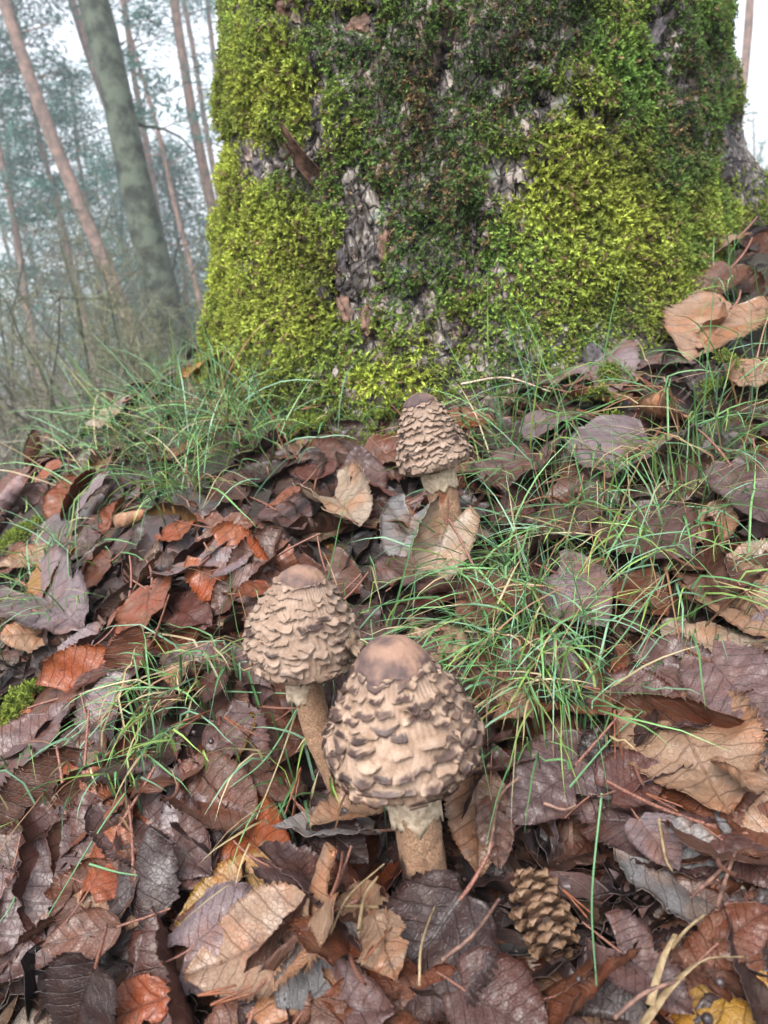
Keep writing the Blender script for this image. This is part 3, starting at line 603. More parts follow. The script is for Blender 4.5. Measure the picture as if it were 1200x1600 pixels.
# torn flap of cap skin on the middle one, pale spot on the back one
def flap(mu, ph, s0, w, L, name='torn_flap'):
    root, cap, surf, tot, G0, ax, Rm, _ = mu; n = 9
    s, t = np.meshgrid(np.linspace(-1, 1, n), np.linspace(0, 1, n), indexing='xy')
    p = ph + s * w / Rm * (1 - .35 * t) + .12 * t; o = .0005 + L * .55 * t ** 1.6 + .003 * fbm(np.stack([s * 2, t * 2, 0 * s], -1), 6, 3); a = s0 * tot + L * t * (1.1 + .35 * pn(np.stack([s * 2.2, 0 * s, 0 * s + 3], -1)))
    V = surf(a, p, o); V2 = surf(a - .0008, p, o - .0009); f = grid_faces(n, n); N = n * n
    ring = np.concatenate([np.arange(n), np.arange(2 * n - 1, N, n), np.arange(N - 2, N - n - 1, -1), np.arange(N - 2 * n, 0, -n)]); rf = np.stack([ring, np.roll(ring, -1), np.roll(ring, -1) + N, ring + N], 1)
    dk = np.concatenate([(.35 * t).ravel(), np.zeros(N)]); fo = obj(name, mesh(name, np.concatenate([V.reshape(-1, 3), V2.reshape(-1, 3)]) - G0, [f[:, ::-1], f + N, rf], M['cap'], flts={'dark': dk, 'disc': np.zeros(2 * N)}), cap); fo.color = (*lin((134, 114, 95)), 1); fo['label'] = 'torn pale flap of cap skin standing away'
def facing(mu, px, py):
    """angle on the cap that shows nearest a photo pixel"""
    best = None
    for sfrac in np.linspace(.1, .8, 30):
        p = np.linspace(0, 6.28, 120); P = mu[2](np.full(120, sfrac * mu[3]), p, np.zeros(120)); x, y = proj(P); c = np.linalg.norm(P - CP, axis=1); d = np.hypot(x - px, y - py) + (c - c.min()) * 800; i = int(np.argmin(d))
        if best is None or d[i] < best[0]: best = (d[i], p[i], sfrac)
    return best[1], best[2]
ph_, s_ = facing(MU[1], 537, 985); flap(MU[1], ph_, s_ + .0, .008, .011)

CAPS.append((ground(847, 1425) * .97 + CP * .03, .021))                                         # room for the pine cone
CAPS.append((ground(664, 1385) * .955 + CP * .045, .012))                      # and a clear view of the largest stem's foot
# ------------------------------------------------------------------ leaves
TOOTH = 38
def leaf_shape(seed, kind):
    """closed thin leaf of unit length; returns verts, faces, uv (flat position), under flag, stalk curve"""
    rs = np.random.default_rng(seed); n, m = 57, 13
    u = np.linspace(0, 1, n); v = np.linspace(-1, 1, m); U, Vv = np.meshgrid(u, v, indexing='ij')
    a, b, wmax = {'round': (.42, .62, .47), 'heart': (.38, .95, .45), 'ovate': (.5, .95, .36), 'long': (.6, .85, .27)}[kind]
    wmax *= rs.uniform(.9, 1.1); um = a / (a + b); w = wmax * (np.maximum(U, 1e-4) ** a * np.maximum(1 - U, 1e-4) ** b) / (um ** a * (1 - um) ** b)
    tooth = 1 + (.030 * ((np.arange(n) % 2) * 2 - 1) * np.sin(np.pi * u) ** .4 + .03 * rs.normal(size=n))[:, None] * (np.abs(Vv) > .99) * (rs.random((n, 1)) < .95)
    tooth = tooth + .03 * (fbm(np.stack([U * 4, Vv * 1.5, 0 * U + seed], -1), seed * .1, 2)) * np.abs(Vv)
    x = Vv * w * tooth * (1 + .05 * np.sign(Vv) * rs.normal()); 
    back = {'round': .10, 'heart': .20, 'ovate': .03, 'long': 0}[kind]
    y = U - back * (np.abs(Vv) ** 1.6) * (1 - U) ** 3 * 1.6 + .03 * np.maximum(U - .85, 0) / .15 * (1 - np.abs(Vv))
    if rs.random() < .35:                                                       # a bite or torn edge
        u0, sd = rs.uniform(.25, .85), rs.choice((-1, 1)); bite = np.exp(-((U - u0) / .07) ** 2) * (Vv * sd > 0) * rs.uniform(.2, .5); x = x * (1 - bite * np.abs(Vv))
    uv = np.stack([x + .5, y], -1)
    ax_ = np.abs(x); z = -.020 * np.exp(-(ax_ / .02) ** 2)
    sv = (y - .62 * ax_ ** .85) * 7.5; z = z + .011 * np.abs(np.sin(np.pi * sv)) * sst(.0, .08, ax_) * (1 - .3 * U)
    Q = np.stack([x, y, 0 * x + seed * 1.7], -1)
    z = z + rs.uniform(.03, .075) * fbm(Q * 2.6, 1, 2) + rs.uniform(.012, .03) * fbm(Q * 8, 2, 2) + rs.uniform(.01, .05) * (np.abs(Vv) ** 4) * pn(Q * 5, 4)
    z = z + rs.uniform(-.1, .55) * ax_ * (rs.random() < .6)
    P = np.stack([x, y - .45, z], -1)
    def bend(P, ang, d0, k):
        c, s = math.cos(ang), math.sin(ang); d = P[..., 0] * c + P[..., 1] * s; e = -P[..., 0] * s + P[..., 1] * c; zz = P[..., 2]
        q = np.maximum(0, d - d0); th = k * q * q / (q + .12) ; th = np.clip(th, -4.6, 4.6)
        rr = np.where(np.abs(th) > 1e-4, q / np.where(np.abs(th) > 1e-4, th, 1), 0)
        nd = np.where(q > 0, d0 + np.where(np.abs(th) > 1e-4, rr * np.sin(th), q) - zz * np.sin(th), d); nz = np.where(q > 0, np.where(np.abs(th) > 1e-4, rr * (1 - np.cos(th)), 0) + zz * np.cos(th), zz)
        return np.stack([nd * c - e * s, nd * s + e * c, nz], -1)
    cl = seed % 4                                                               # 0 nearly flat, 1 gently cupped, 2 one edge rolled, 3 strongly curled
    amt = (.7, 1.8, 3.6, 6.5)[cl]; upw = 1 if rs.random() < .65 else -1
    P = bend(P, rs.uniform(-.5, .5), -.02, amt * upw * rs.uniform(.6, 1.2))
    P = bend(P, math.pi + rs.uniform(-.5, .5), -.02, amt * (upw if rs.random() < .7 else -upw) * rs.uniform(.1, .9))
    P = bend(P, math.pi / 2 + rs.uniform(-.6, .6), rs.uniform(.0, .25), amt * rs.uniform(-.9, .9))
    th_ = .0055; nn_ = nrm(np.cross(np.gradient(P, axis=1), np.gradient(P, axis=0))); nn_ = nn_ * np.sign(nn_[n // 2, m // 2, 2] + 1e-9)
    cut = slice(1, n - 1); P_, uv_, nv = P[cut], uv[cut], nn_[cut]; n2 = n - 2; N = n2 * m
    V = np.concatenate([(P_ + nv * th_ / 2).reshape(-1, 3), (P_ - nv * th_ / 2).reshape(-1, 3)]); f = grid_faces(n2, m)
    if np.cross(P_[n2 // 2, m // 2 + 1] - P_[n2 // 2, m // 2], P_[n2 // 2 + 1, m // 2] - P_[n2 // 2, m // 2])[2] < 0: f = f[:, ::-1]
    ring = np.concatenate([np.arange(m), np.arange(2 * m - 1, N, m), np.arange(N - 2, N - m - 1, -1), np.arange(N - 2 * m, 0, -m)]); rf = np.stack([ring, np.roll(ring, -1), np.roll(ring, -1) + N, ring + N], 1)
    ri, cj = np.r_[0:n2 - 1:3, n2 - 1], np.arange(0, m, 3); pl, ul, nl = P_[ri][:, cj], uv_[ri][:, cj], nv[ri][:, cj]; a_, b_ = len(ri), len(cj); N1 = a_ * b_; f1_ = grid_faces(a_, b_)
    if (f[0, 1] != 1): f1_ = f1_[:, ::-1]
    rg = np.concatenate([np.arange(b_), np.arange(2 * b_ - 1, N1, b_), np.arange(N1 - 2, N1 - b_ - 1, -1), np.arange(N1 - 2 * b_, 0, -b_)])
    light = dict(V=np.concatenate([(pl + nl * th_ / 2).reshape(-1, 3), (pl - nl * th_ / 2).reshape(-1, 3)]), F=[f1_, f1_[:, ::-1] + N1, np.stack([rg, np.roll(rg, -1), np.roll(rg, -1) + N1, rg + N1], 1)], uv=np.concatenate([ul.reshape(-1, 2)] * 2), und=np.concatenate([np.zeros(N1), np.ones(N1)]), P=pl.reshape(-1, 3))
    und = np.concatenate([np.zeros(N), np.ones(N)]); uvv = np.concatenate([uv_.reshape(-1, 2)] * 2)
    b0 = P_[0, m // 2]; dr = nrm(P_[0, m // 2] - P_[3, m // 2]); ls = rs.uniform(.35, .75); tt = np.linspace(0, 1, 9)[:, None]
    st = b0 - dr * .06 + dr * ls * tt + np.array((rs.uniform(-.25, .25), 0, rs.uniform(-.12, .3))) * ls * tt ** 2
    return V, [f, f[:, ::-1] + N, rf], uvv, und, st, P_, cl, light
KINDS_ = ['heart', 'round', 'ovate', 'heart', 'round', 'ovate', 'long', 'heart']
LV = []
for i in range(48):
    kd = KINDS_[i // 4 % 8]; V, F, uvv, und_, st, P_, cl, light = leaf_shape(100 + i, kd)
    me = mesh('leaf', V, F, M['leaf'], uv=uvv, flts={'under': und_}); sv, sf = tube(st, np.linspace(.017, .011, 9), 6); ms = mesh('leaf_stalk', sv, sf, M['stalk'])
    LV.append(dict(me=me, ms=ms, V=V, F=F, uv=uvv, und=und_, P=P_.reshape(-1, 3), cl=cl, kind=kd, light=light))
PAL = {'purple': (118, 90, 88), 'mauve': (152, 132, 136), 'rust': (132, 80, 54), 'orange': (168, 92, 48), 'tan': (194, 156, 126), 'pale': (206, 184, 160), 'dark': (70, 48, 46), 'brown': (122, 84, 68), 'yellow': (190, 142, 52), 'grey': (150, 146, 146), 'red': (106, 62, 52)}
WORDS = {'purple': 'purplish brown', 'mauve': 'mauve grey', 'rust': 'rusty brown', 'orange': 'bright orange-rust', 'tan': 'tan', 'pale': 'pale beige', 'dark': 'dark chocolate', 'brown': 'mid brown', 'yellow': 'yellow', 'grey': 'silvery grey', 'red': 'reddish brown'}
PALL = {k: lin(v) * .35 for k, v in PAL.items()}
def settle(P, xy, yaw, size, tilt, tdir, sink=.35, cap=.030, lift=0.0, nc=5):
    """rest a leaf (points P) on the pile: returns the 4x4 matrix, or None if it would cut a mushroom or the tree"""
    c, s = math.cos(yaw), math.sin(yaw); Q = P * size; Q = np.stack([Q[:, 0] * c - Q[:, 1] * s, Q[:, 0] * s + Q[:, 1] * c, Q[:, 2]], -1)
    i, j = hidx(xy[0] + Q[:, 0], xy[1] + Q[:, 1]); h = np.minimum(HM[i, j], HG[i, j] + cap); Am = np.stack([Q[:, 0], Q[:, 1], np.ones(len(Q))], 1)
    co = np.linalg.lstsq(Am, h, rcond=None)[0]; nrmv = Vector((-co[0], -co[1], 1)).normalized()
    rot = Vector((0, 0, 1)).rotation_difference(nrmv).to_matrix(); axt = Vector((math.cos(tdir), math.sin(tdir), 0)); rot = Matrix.Rotation(tilt, 3, axt) @ rot
    Mr = np.array(rot @ Matrix.Rotation(yaw, 3, 'Z')) * size; Wp = P @ Mr.T + np.array((xy[0], xy[1], 0)); i, j = hidx(Wp[:, 0], Wp[:, 1])
    h = np.minimum(HM[i, j], HG[i, j] + cap); z0 = np.quantile(h - Wp[:, 2], 1 - sink) + .0006 + lift; Wp[:, 2] += z0
    for Ps, r_ in STEMS:
        d = np.linalg.norm(Wp[:, None] - Ps[None, ::12], axis=2).min(1)
        if (d < r_ + .002).any(): return None, None
    for cc, r_ in CAPS[:nc]:
        if (np.linalg.norm(Wp - cc, axis=1) < r_ + .003).any(): return None, None
    a = np.arctan2(Wp[:, 0] - TCX, TCY - Wp[:, 1]); 
    if (np.hypot(Wp[:, 0] - TCX, TCY - Wp[:, 1]) < trunk_r(a, np.maximum(Wp[:, 2], TZB - .05)) - .004).mean() > .12: return None, None
    ii, jj = hidx(Wp[:, 0], Wp[:, 1])
    for di in (-1, 0, 1):
        for dj in (-1, 0, 1): np.maximum.at(HM, (ii + di, jj + dj), Wp[:, 2])
    mt = Matrix(((*Mr[0], xy[0]), (*Mr[1], xy[1]), (*Mr[2], z0), (0, 0, 0, 1))); return mt, Wp
GRASSY = [(880, 640, 70, 110), (800, 720, 60, 90), (1120, 700, 90, 130), (960, 880, 130, 100), (840, 1040, 90, 150), (870, 1170, 80, 90), (290, 680, 110, 90), (60, 930, 60, 50), (240, 1150, 60, 40), (230, 1260, 55, 45), (560, 960, 30, 50), (500, 1240, 30, 50), (360, 620, 60, 60)]
def rand_px():
    x = rng.uniform(-160, 1360); return x, (420 if x < 1000 else 300) + 1330 * rng.random() ** 1.25
# under-layer of litter, nobody could count it
lit = dict(V=[], F4=[], uv=[], und=[], tint=[], rnd=[]); nv = 0
names = list(PAL); wts = np.array([.18, .13, .16, .055, .13, .04, .12, .15, .008, .03, .06]); wts /= wts.sum()
k = 0; tries = 0
while k < 1900 and tries < 5000:
    tries += 1
    if k % 5 < 3 or k < 500: px, py = rand_px(); g = ground(px, py, 2.2)
    else:                                                                    # the layer goes on outside the picture
        g = np.array((rng.uniform(-.75, .95), rng.uniform(.06, 1.5), 0)); px, py = 0, 2000
    if g[1] > 1.75 or g[1] < .06 or abs(g[0]) > 1.12: continue
    if blob(GRASSY, px, py) > .4 and rng.random() < .35: continue
    lv = LV[rng.integers(48)]['light']; size = rng.uniform(.040, .072)
    mt, Wp = settle(lv['P'][::2], g[:2], rng.uniform(0, 6.28), size, rng.normal(0, .12), rng.uniform(0, 6.28), .5, .012, 0, 3)
    if mt is None: continue
    Mx = np.array(mt); V = lv['V'] @ Mx[:3, :3].T + Mx[:3, 3]; lit['V'].append(V); lit['F4'] += [f + nv for f in lv['F']]; nv += len(V)
    lit['uv'].append(lv['uv']); lit['und'].append(lv['und']); nm = names[rng.choice(len(names), p=wts)]; lit['tint'].append(np.repeat((PALL[nm] * rng.uniform(.28, .65))[None], len(V), 0)); lit['rnd'].append(np.full(len(V), rng.random())); k += 1  # decayed leaves, tint darkened further to paint deep shade between the top leaves
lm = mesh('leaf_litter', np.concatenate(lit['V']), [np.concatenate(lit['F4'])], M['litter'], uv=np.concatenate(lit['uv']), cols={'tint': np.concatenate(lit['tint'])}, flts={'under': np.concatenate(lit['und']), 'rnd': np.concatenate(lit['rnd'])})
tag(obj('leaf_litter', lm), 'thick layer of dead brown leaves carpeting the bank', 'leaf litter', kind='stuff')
# leaves one by one
NLEAF = 0; TOPL = np.zeros(HM.shape, bool); PLACED = []
def put_leaf(lv, mt, colname, label, bright=1.0):
    global NLEAF
    o = obj('fallen_leaf', lv['me']); o.matrix_world = mt; v = PALL[colname] * bright; o.color = (*v, 1)
    st = obj('leaf_stalk', lv['ms'], o)
    tag(o, label, 'leaf', 'fallen leaves on the bank'); NLEAF += 1; PLACED.append((o, colname)); return o
def pick(kind, cl):
    c = [l for l in LV if (kind is None or l['kind'] == kind) and (cl is None or l['cl'] in cl)]; return c[rng.integers(len(c))]
def place(bx, by, tx, ty, col, kind, cl, label, tilt=0.0, lift=0.0, bright=1.0, wide=None):
    B, T = ground(bx, by, 2.2), ground(tx, ty, 2.2); mid = (B + T) / 2; d = T[:2] - B[:2]; size = float(np.clip(np.linalg.norm(T - B) * 1.0, .032, .105)); yaw = math.atan2(d[1], d[0]) - math.pi / 2
    lv = pick(kind, cl)
    for q in range(26):
        mt, Wp = settle(lv['P'], mid[:2] + (rng.normal(0, .0012 * q, 2) if q else 0), yaw, size, tilt, yaw, .42, .035, lift + .002)
        if mt is not None: put_leaf(lv, mt, col, label, bright); ii, jj = hidx(Wp[:, 0], Wp[:, 1]); TOPL[ii, jj] = True; TOPL[ii + 1, jj] = True; TOPL[ii, jj + 1] = True; return
    print('not placed', label)
AUTH = [
 (10, 1240, 112, 1130, 'purple', 'heart', (0,), 'big flat purple leaf with clear veins near the moss tuft', 0, 0, 1.15), (95, 1300, 160, 1215, 'pale', 'ovate', (1,), 'pale beige leaf with ragged edge beside a green grass tuft', 0, 0, .8),
 (285, 1290, 400, 1315, 'brown', 'round', (1,), 'large ribbed brown leaf lying over others below the grass tuft', 0, .006, 1.1), (215, 1290, 330, 1400, 'purple', 'heart', (0,), 'broad purple leaf tucked under the ribbed brown leaf', 0, 0, .9),
 (150, 1460, 205, 1365, 'orange', 'round', (2,), 'bright orange curled leaf with black specks among purple ones', .1, .004, 1.0), (510, 1510, 310, 1600, 'tan', 'ovate', (0, 1), 'long tan and rust serrated leaf at the foot of the slope', 0, .006, .85),
 (300, 1560, 425, 1455, 'mauve', 'heart', (2,), 'mauve leaf with a greenish grey mouldy patch, folded over', 0, .004, 1.0), (215, 1505, 90, 1545, 'brown', 'long', (1,), 'smooth brown oval leaf with a long pale stalk', 0, .006, 1.2),
 (712, 1310, 728, 1490, 'tan', 'long', (0,1), 'tall orange-tan toothed leaf propped beside the largest mushroom', 0, .004, .8), (775, 1330, 800, 1450, 'brown', 'long', (2,), 'narrow dark leaf standing between the toothed leaf and the pine cone', 0, .006, .9),
 (655, 1255, 505, 1305, 'grey', 'ovate', (0, 1), 'silvery folded leaf behind the stem of the largest mushroom', 0, .010, 1.3), (590, 1300, 500, 1350, 'tan', 'heart', (1,), 'crumpled tan leaf under the silvery leaf', 0, .006, 1.0),
 (915, 1240, 805, 1335, 'purple', 'heart', (1,), 'large glossy purple-brown leaf at the lower end of the grass', 0, .004, .9), (930, 1290, 1010, 1230, 'mauve', 'ovate', (1,), 'mauve leaf beside the large glossy purple leaf', 0, 0, .9),
 (1045, 1150, 1135, 1310, 'tan', 'round', (0, 1), 'wet blotched tan leaf with black specks, large and shiny', 0, .006, .9), (1105, 1080, 1205, 1200, 'purple', 'round', (0,), 'very large grey-purple leaf overlapping the wet tan leaf', 0, .008, 1.15),
 (945, 1115, 1080, 1165, 'red', 'ovate', (1,), 'shiny reddish leaf lying across the grass edge', 0, .002, 1.0), (870, 920, 945, 1020, 'mauve', 'heart', (2,), 'mauve twisted leaf with a notch resting on the grass', 0, .012, 1.0),
 (790, 950, 735, 1020, 'rust', 'round', (1,), 'rusty leaf folded along its midrib beside the grass', 0, .004, .95), (780, 1120, 835, 1215, 'tan', 'ovate', (2,), 'tan leaf standing on edge with a dark folded half', .5, .01, .85),
 (845, 715, 795, 800, 'purple', 'heart', (0, 1), 'broad purple heart-shaped leaf lying in the grass above the mushrooms', 0, .010, 1.0), (1020, 690, 955, 790, 'mauve', 'round', (1,), 'mauve leaf with an orange rim in the grass', 0, .012, .95),
 (1040, 590, 1030, 745, 'tan', 'long', (3,), 'tan twisted leaf standing up out of the grass', .3, .015, 1.05), (850, 660, 895, 715, 'mauve', 'round', (2,), 'small squarish mauve leaf curled down at the sides', 0, .012, .9),
 (895, 625, 985, 640, 'rust', 'round', (3,), 'arched rusty leaf curled like a hood over moss', 0, .012, .95), (1165, 480, 1065, 575, 'tan', 'round', (0, 1), 'large tan serrated leaf leaning on the heap by the trunk', -.2, .012, .9),
 (1135, 385, 1040, 455, 'tan', 'long', (1,), 'long curled tan leaf topmost on the heap by the trunk', -.1, .03, .75), (1150, 420, 1065, 490, 'brown', 'ovate', (1,), 'brown leaf beneath the long curled leaf on the heap', 0, .018, 1.1),
 (1195, 560, 1130, 625, 'tan', 'long', (3,), 'rolled tan leaf like a small tube in the grass', 0, .014, 1.0), (965, 805, 1075, 925, 'purple', 'ovate', (0, 1), 'long purple-brown leaf half sunk in the grass', 0, .010, 1.05),
 (1140, 760, 1195, 860, 'purple', 'ovate', (1,), 'dark violet leaf hanging over the grass on the upper slope', 0, .008, .85), (900, 815, 850, 890, 'purple', 'heart', (2,), 'ragged purple leaf with lobes lying in the grass', 0, .010, .9),
 (1150, 1230, 1165, 1375, 'tan', 'long', (3,), 'upright curled tan leaf edge beside the wet blotched leaf', .4, .012, .9), (900, 1465, 1005, 1560, 'purple', 'heart', (0,), 'wide purple leaf with dark veins below the pine cone', 0, .004, .95),
 (1130, 1380, 1205, 1450, 'red', 'ovate', (1,), 'shiny dark red leaf with pale glints low on the slope', 0, .004, .8), (730, 1500, 860, 1560, 'red', 'round', (1,), 'deep red-brown shiny leaf in front of the pine cone', 0, .002, .75),
 (960, 1310, 1030, 1270, 'red', 'round', (1,), 'rounded red-brown leaf with a serrated rim by the grass tips', 0, .008, 1.0), (1120, 1560, 1200, 1500, 'orange', 'ovate', (1,), 'rough orange-brown leaf low on the slope beside dry straw', 0, .006, .5),
 (640, 1450, 680, 1570, 'tan', 'ovate', (2,), 'folded tan leaf hanging below the largest mushroom', .2, .006, .85), (1000, 1340, 1060, 1430, 'mauve', 'ovate', (0, 1), 'greyish mauve leaf behind the pine cone', 0, .006, .95),
 (500, 1330, 580, 1400, 'dark', 'ovate', (1,), 'blackish leaf in the hollow beside the mushroom stem', 0, 0, .9), (440, 1590, 560, 1470, 'brown', 'heart', (3,), 'curled brown leaf with a dark hollow below the largest mushroom', 0, .004, .8),
 (640, 815, 625, 880, 'grey', 'heart', (0, 1), 'small silvery grey leaf next to the stem by the trunk', .2, .010, 1.35), (520, 770, 560, 845, 'pale', 'heart', (2,), 'pale greyish tan pointed leaf standing between the two upper mushrooms', .2, .012, .85),
 (400, 865, 335, 905, 'pale', 'round', (0,), 'pale stone-coloured round leaf above the pale mushroom', 0, .008, .8), (345, 930, 405, 900, 'mauve', 'heart', (0,), 'mauve leaf beneath the pale stone-coloured leaf', 0, .004, 1.05),
 (170, 760, 120, 815, 'mauve', 'round', (0,), 'round lilac-grey leaf overlapping an orange leaf', 0, .016, 1.2), (140, 740, 85, 800, 'orange', 'round', (1,), 'ribbed orange-rust leaf under the lilac-grey leaf', 0, .012, .85),
 (218, 596, 140, 640, 'orange', 'round', (1,), 'orange-brown curled leaf topping the grassy edge of the bank', -.2, .045, .85), (205, 640, 135, 665, 'pale', 'ovate', (1,), 'pale underside of a leaf beneath the curled one on the edge', 0, .02, .8),
 (345, 580, 303, 645, 'yellow', 'long', (1,), 'narrow yellow-orange leaf hanging in the grass beside the mossy trunk', .2, .05, 1.0), (75, 845, 0, 910, 'tan', 'ovate', (2,), 'folded tan leaf with an orange lower face on the outer slope', .2, .012, .95),
 (110, 875, 65, 940, 'yellow', 'round', (1,), 'yellow and brown blotched leaf on the outer slope', 0, .010, .8), (60, 930, 130, 985, 'mauve', 'heart', (0,), 'lilac veined leaf below the yellow blotched leaf', 0, .004, .95),
 (245, 925, 225, 1025, 'orange', 'ovate', (1,), 'vivid orange-red upright leaf in the upper litter', .1, .008, .8), (325, 940, 300, 870, 'mauve', 'ovate', (1,), 'lilac grey leaf with a curled rim in the upper litter', 0, .006, 1.0),
 (60, 740, 10, 760, 'rust', 'round', (2,), 'rusty curled leaf at the outer rim of the bank', 0, .014, .9), (430, 960, 385, 1000, 'orange', 'ovate', (1,), 'red-orange leaf edge touching the pale mushroom cap', .3, .01, .75),
 (650, 875, 620, 950, 'rust', 'long', (2,), 'rust-orange curled leaf below the small silvery leaf', .2, .006, 1.0), (480, 800, 420, 820, 'orange', 'long', (2,), 'orange rolled leaf uphill of the pale mushroom', 0, .01, .75),
 (700, 905, 735, 850, 'purple', 'heart', (1,), 'dusky purple leaf beneath the pale leaf at the upper stem', 0, .0, 1.0), (150, 1010, 60, 1075, 'mauve', 'heart', (0, 1), 'broad mauve-pink leaf above the moss tuft', 0, .004, 1.05),
 (900, 590, 960, 520, 'mauve', 'heart', (1,), 'mauve leaf beside a mossy bark lump at the trunk', 0, .012, 1.0), (860, 590, 800, 620, 'purple', 'ovate', (2,), 'folded purple leaf beside the pale fallen twig', 0, .012, 1.0),
]
# the rest of the top layer
def where(p, px, py):
    dst = [np.linalg.norm(p - s[0][5]) for s in STEMS]
    if min(dst) < .075: return ('beside the largest mushroom', 'beside the pale mushroom', 'beside the small upper mushroom')[int(np.argmin(dst))]
    if blob(GRASSY, px, py) > .45: return 'caught in the green grass'
    if p[1] > .78: return 'at the foot of the mossy trunk' if p[0] > -.1 else 'on the outer rim of the bank'
    if p[1] > .52: return 'on the upper bank' if p[0] < .05 else 'on the upper bank beyond the grass'
    return 'low on the bank below the mushrooms' if p[1] < .36 else 'halfway up the bank'
STATE = {0: 'flat', 1: 'gently cupped', 2: 'half rolled', 3: 'tightly curled'}
tries = 0
while NLEAF < 298 - len(AUTH) and tries < 2500:
    tries += 1; px, py = rng.uniform(-30, 1230), 440 + 1190 * rng.random() ** 1.0; g = ground(px, py, 2.2)
    if g[1] > 1.35: continue
    gb = blob(GRASSY, px, py)
    if gb > .4 and rng.random() < .62: continue
    lv = LV[rng.integers(48)]
    if lv['cl'] == 3 and rng.random() < .5: continue
    wt = wts.copy()
    if g[1] > .5 and g[0] < .1: wt = wt * np.array([.8, 1, 1.4, 3.6, 1.3, 1.2, .6, 1, 1.5, 1, 1])
    if g[1] < .42: wt = wt * np.array([1.2, 1, 1, .25, .65, .5, 1.4, 1.3, 1, 1, 1.1])
    nm = names[rng.choice(len(names), p=wt / wt.sum())]; size = rng.uniform(.040, .075)
    til = rng.normal(0, .2) if rng.random() < .75 else rng.choice((-1, 1)) * rng.uniform(.4, .9)
    mt, Wp = settle(lv['P'], g[:2], rng.uniform(0, 6.28), size, til, rng.uniform(0, 6.28), .42, .03, .001)
    if mt is None: continue
    put_leaf(lv, mt, nm, f"{'small ' if size < .048 else 'large ' if size > .066 else ''}{'steeply tilted' if abs(til) > .4 else STATE[lv['cl']]} {WORDS[nm]} {dict(heart='heart-shaped', round='rounded', ovate='oval', long='narrow')[lv['kind']]} leaf {where(g, px, py)}", rng.uniform(.75, 1.15))

for q in AUTH: place(*q)
# the pale leaf draped against the upper stem
lvp = [l for l in LV if l['kind'] == 'heart' and l['cl'] == 1][0]
b_, t_ = at_y(700, 812, ground(716, 868)[1] - .016), at_y(668, 928, ground(668, 930)[1] - .004); yv = (t_ - b_); sz = np.linalg.norm(yv) * 1.02; yv = yv / np.linalg.norm(yv); zv = nrm(CP - b_); zv = nrm(zv - yv * (zv @ yv)); xv = np.cross(yv, zv); ctr = (b_ + t_) / 2
put_leaf(lvp, Matrix(((*(np.array((xv[0], yv[0], zv[0])) * sz), ctr[0]), (*(np.array((xv[1], yv[1], zv[1])) * sz), ctr[1]), (*(np.array((xv[2], yv[2], zv[2])) * sz), ctr[2]), (0, 0, 0, 1))), 'pale', 'pale cream leaf with fanned veins draped against the stem near the trunk', .95)

from collections import Counter
for rnd_ in range(2):
    cnt = Counter(o['label'] for o, c in PLACED); used = set()
    for o, c in PLACED:
        l = o['label']
        if cnt[l] < 2 or ' near a' in l: continue
        dd = sorted((float((o.matrix_world.translation - q.matrix_world.translation).length), k) for q, k in PLACED if q is not o and k != c)
        w = WORDS[dd[0][1]]
        if len(l.split()) > 12: continue
        o['label'] = l + ' near ' + ('an ' if w[0] in 'aeiou' else 'a ') + w.split()[-1 if len(w.split()) > 1 and w.split()[0] in ('mid',) else 0] + ' one'

# ------------------------------------------------------------------ grass
def HMz(x, y): i, j = hidx(x, y); return HM[i, j]
def blades(B, D0, L, wid, sag, tint, ns=9):
    """curved ribbons with a keel; draped over whatever lies beneath"""
    n = len(B); s = np.linspace(0, 1, ns); p = B.copy(); d = D0.copy(); pts = [p.copy()]
    for k in range(ns - 1):
        p = p + d * (L / (ns - 1))[:, None]; hz = HMz(p[:, 0], p[:, 1]) + .002 + .004 * rng.random(n); lowm = (p[:, 2] < hz) & (k > 1); p[:, 2] = np.where(lowm, hz, p[:, 2])
        d[:, 2] -= sag * (1.4 / (ns - 1)) * (.4 + s[k]); d = d + rng.normal(0, .05, (n, 3)); d = np.where(lowm[:, None], nrm(d * np.array((1, 1, .25)) + np.array((0, 0, .03))), nrm(d)); pts.append(p.copy())
    Pq = np.stack(pts, 1); ti, tj = hidx(Pq[..., 0], Pq[..., 1]); on = TOPL[ti, tj].mean(1); keep = (on < .25) | (rng.random(n) < .5); Pq, wid, tint = Pq[keep], wid[keep], tint[keep]; n = len(Pq); T = nrm(np.gradient(Pq, axis=1)); sd = nrm(np.cross(T, nrm(rng.normal(size=(n, 1, 3)) * .8 + np.array((0, 0, 1.))))); up = np.cross(sd, T)
    w = (wid[:, None] * np.minimum(1, (.55 + 1.6 * s) * 1) * (1 - s ** 3))[..., None] * .5 + 1e-5
    V = np.stack([Pq - sd * w, Pq - up * w * .55, Pq + sd * w], 2).reshape(-1, 3)
    f0 = grid_faces(ns, 3); F = (f0[None] + (np.arange(n) * ns * 3)[:, None, None]).reshape(-1, 4)
    C = np.repeat(tint * 1.0, ns * 3, 0) * np.tile(np.repeat(.75 + .4 * s, 3), n)[:, None]; return V, F, C
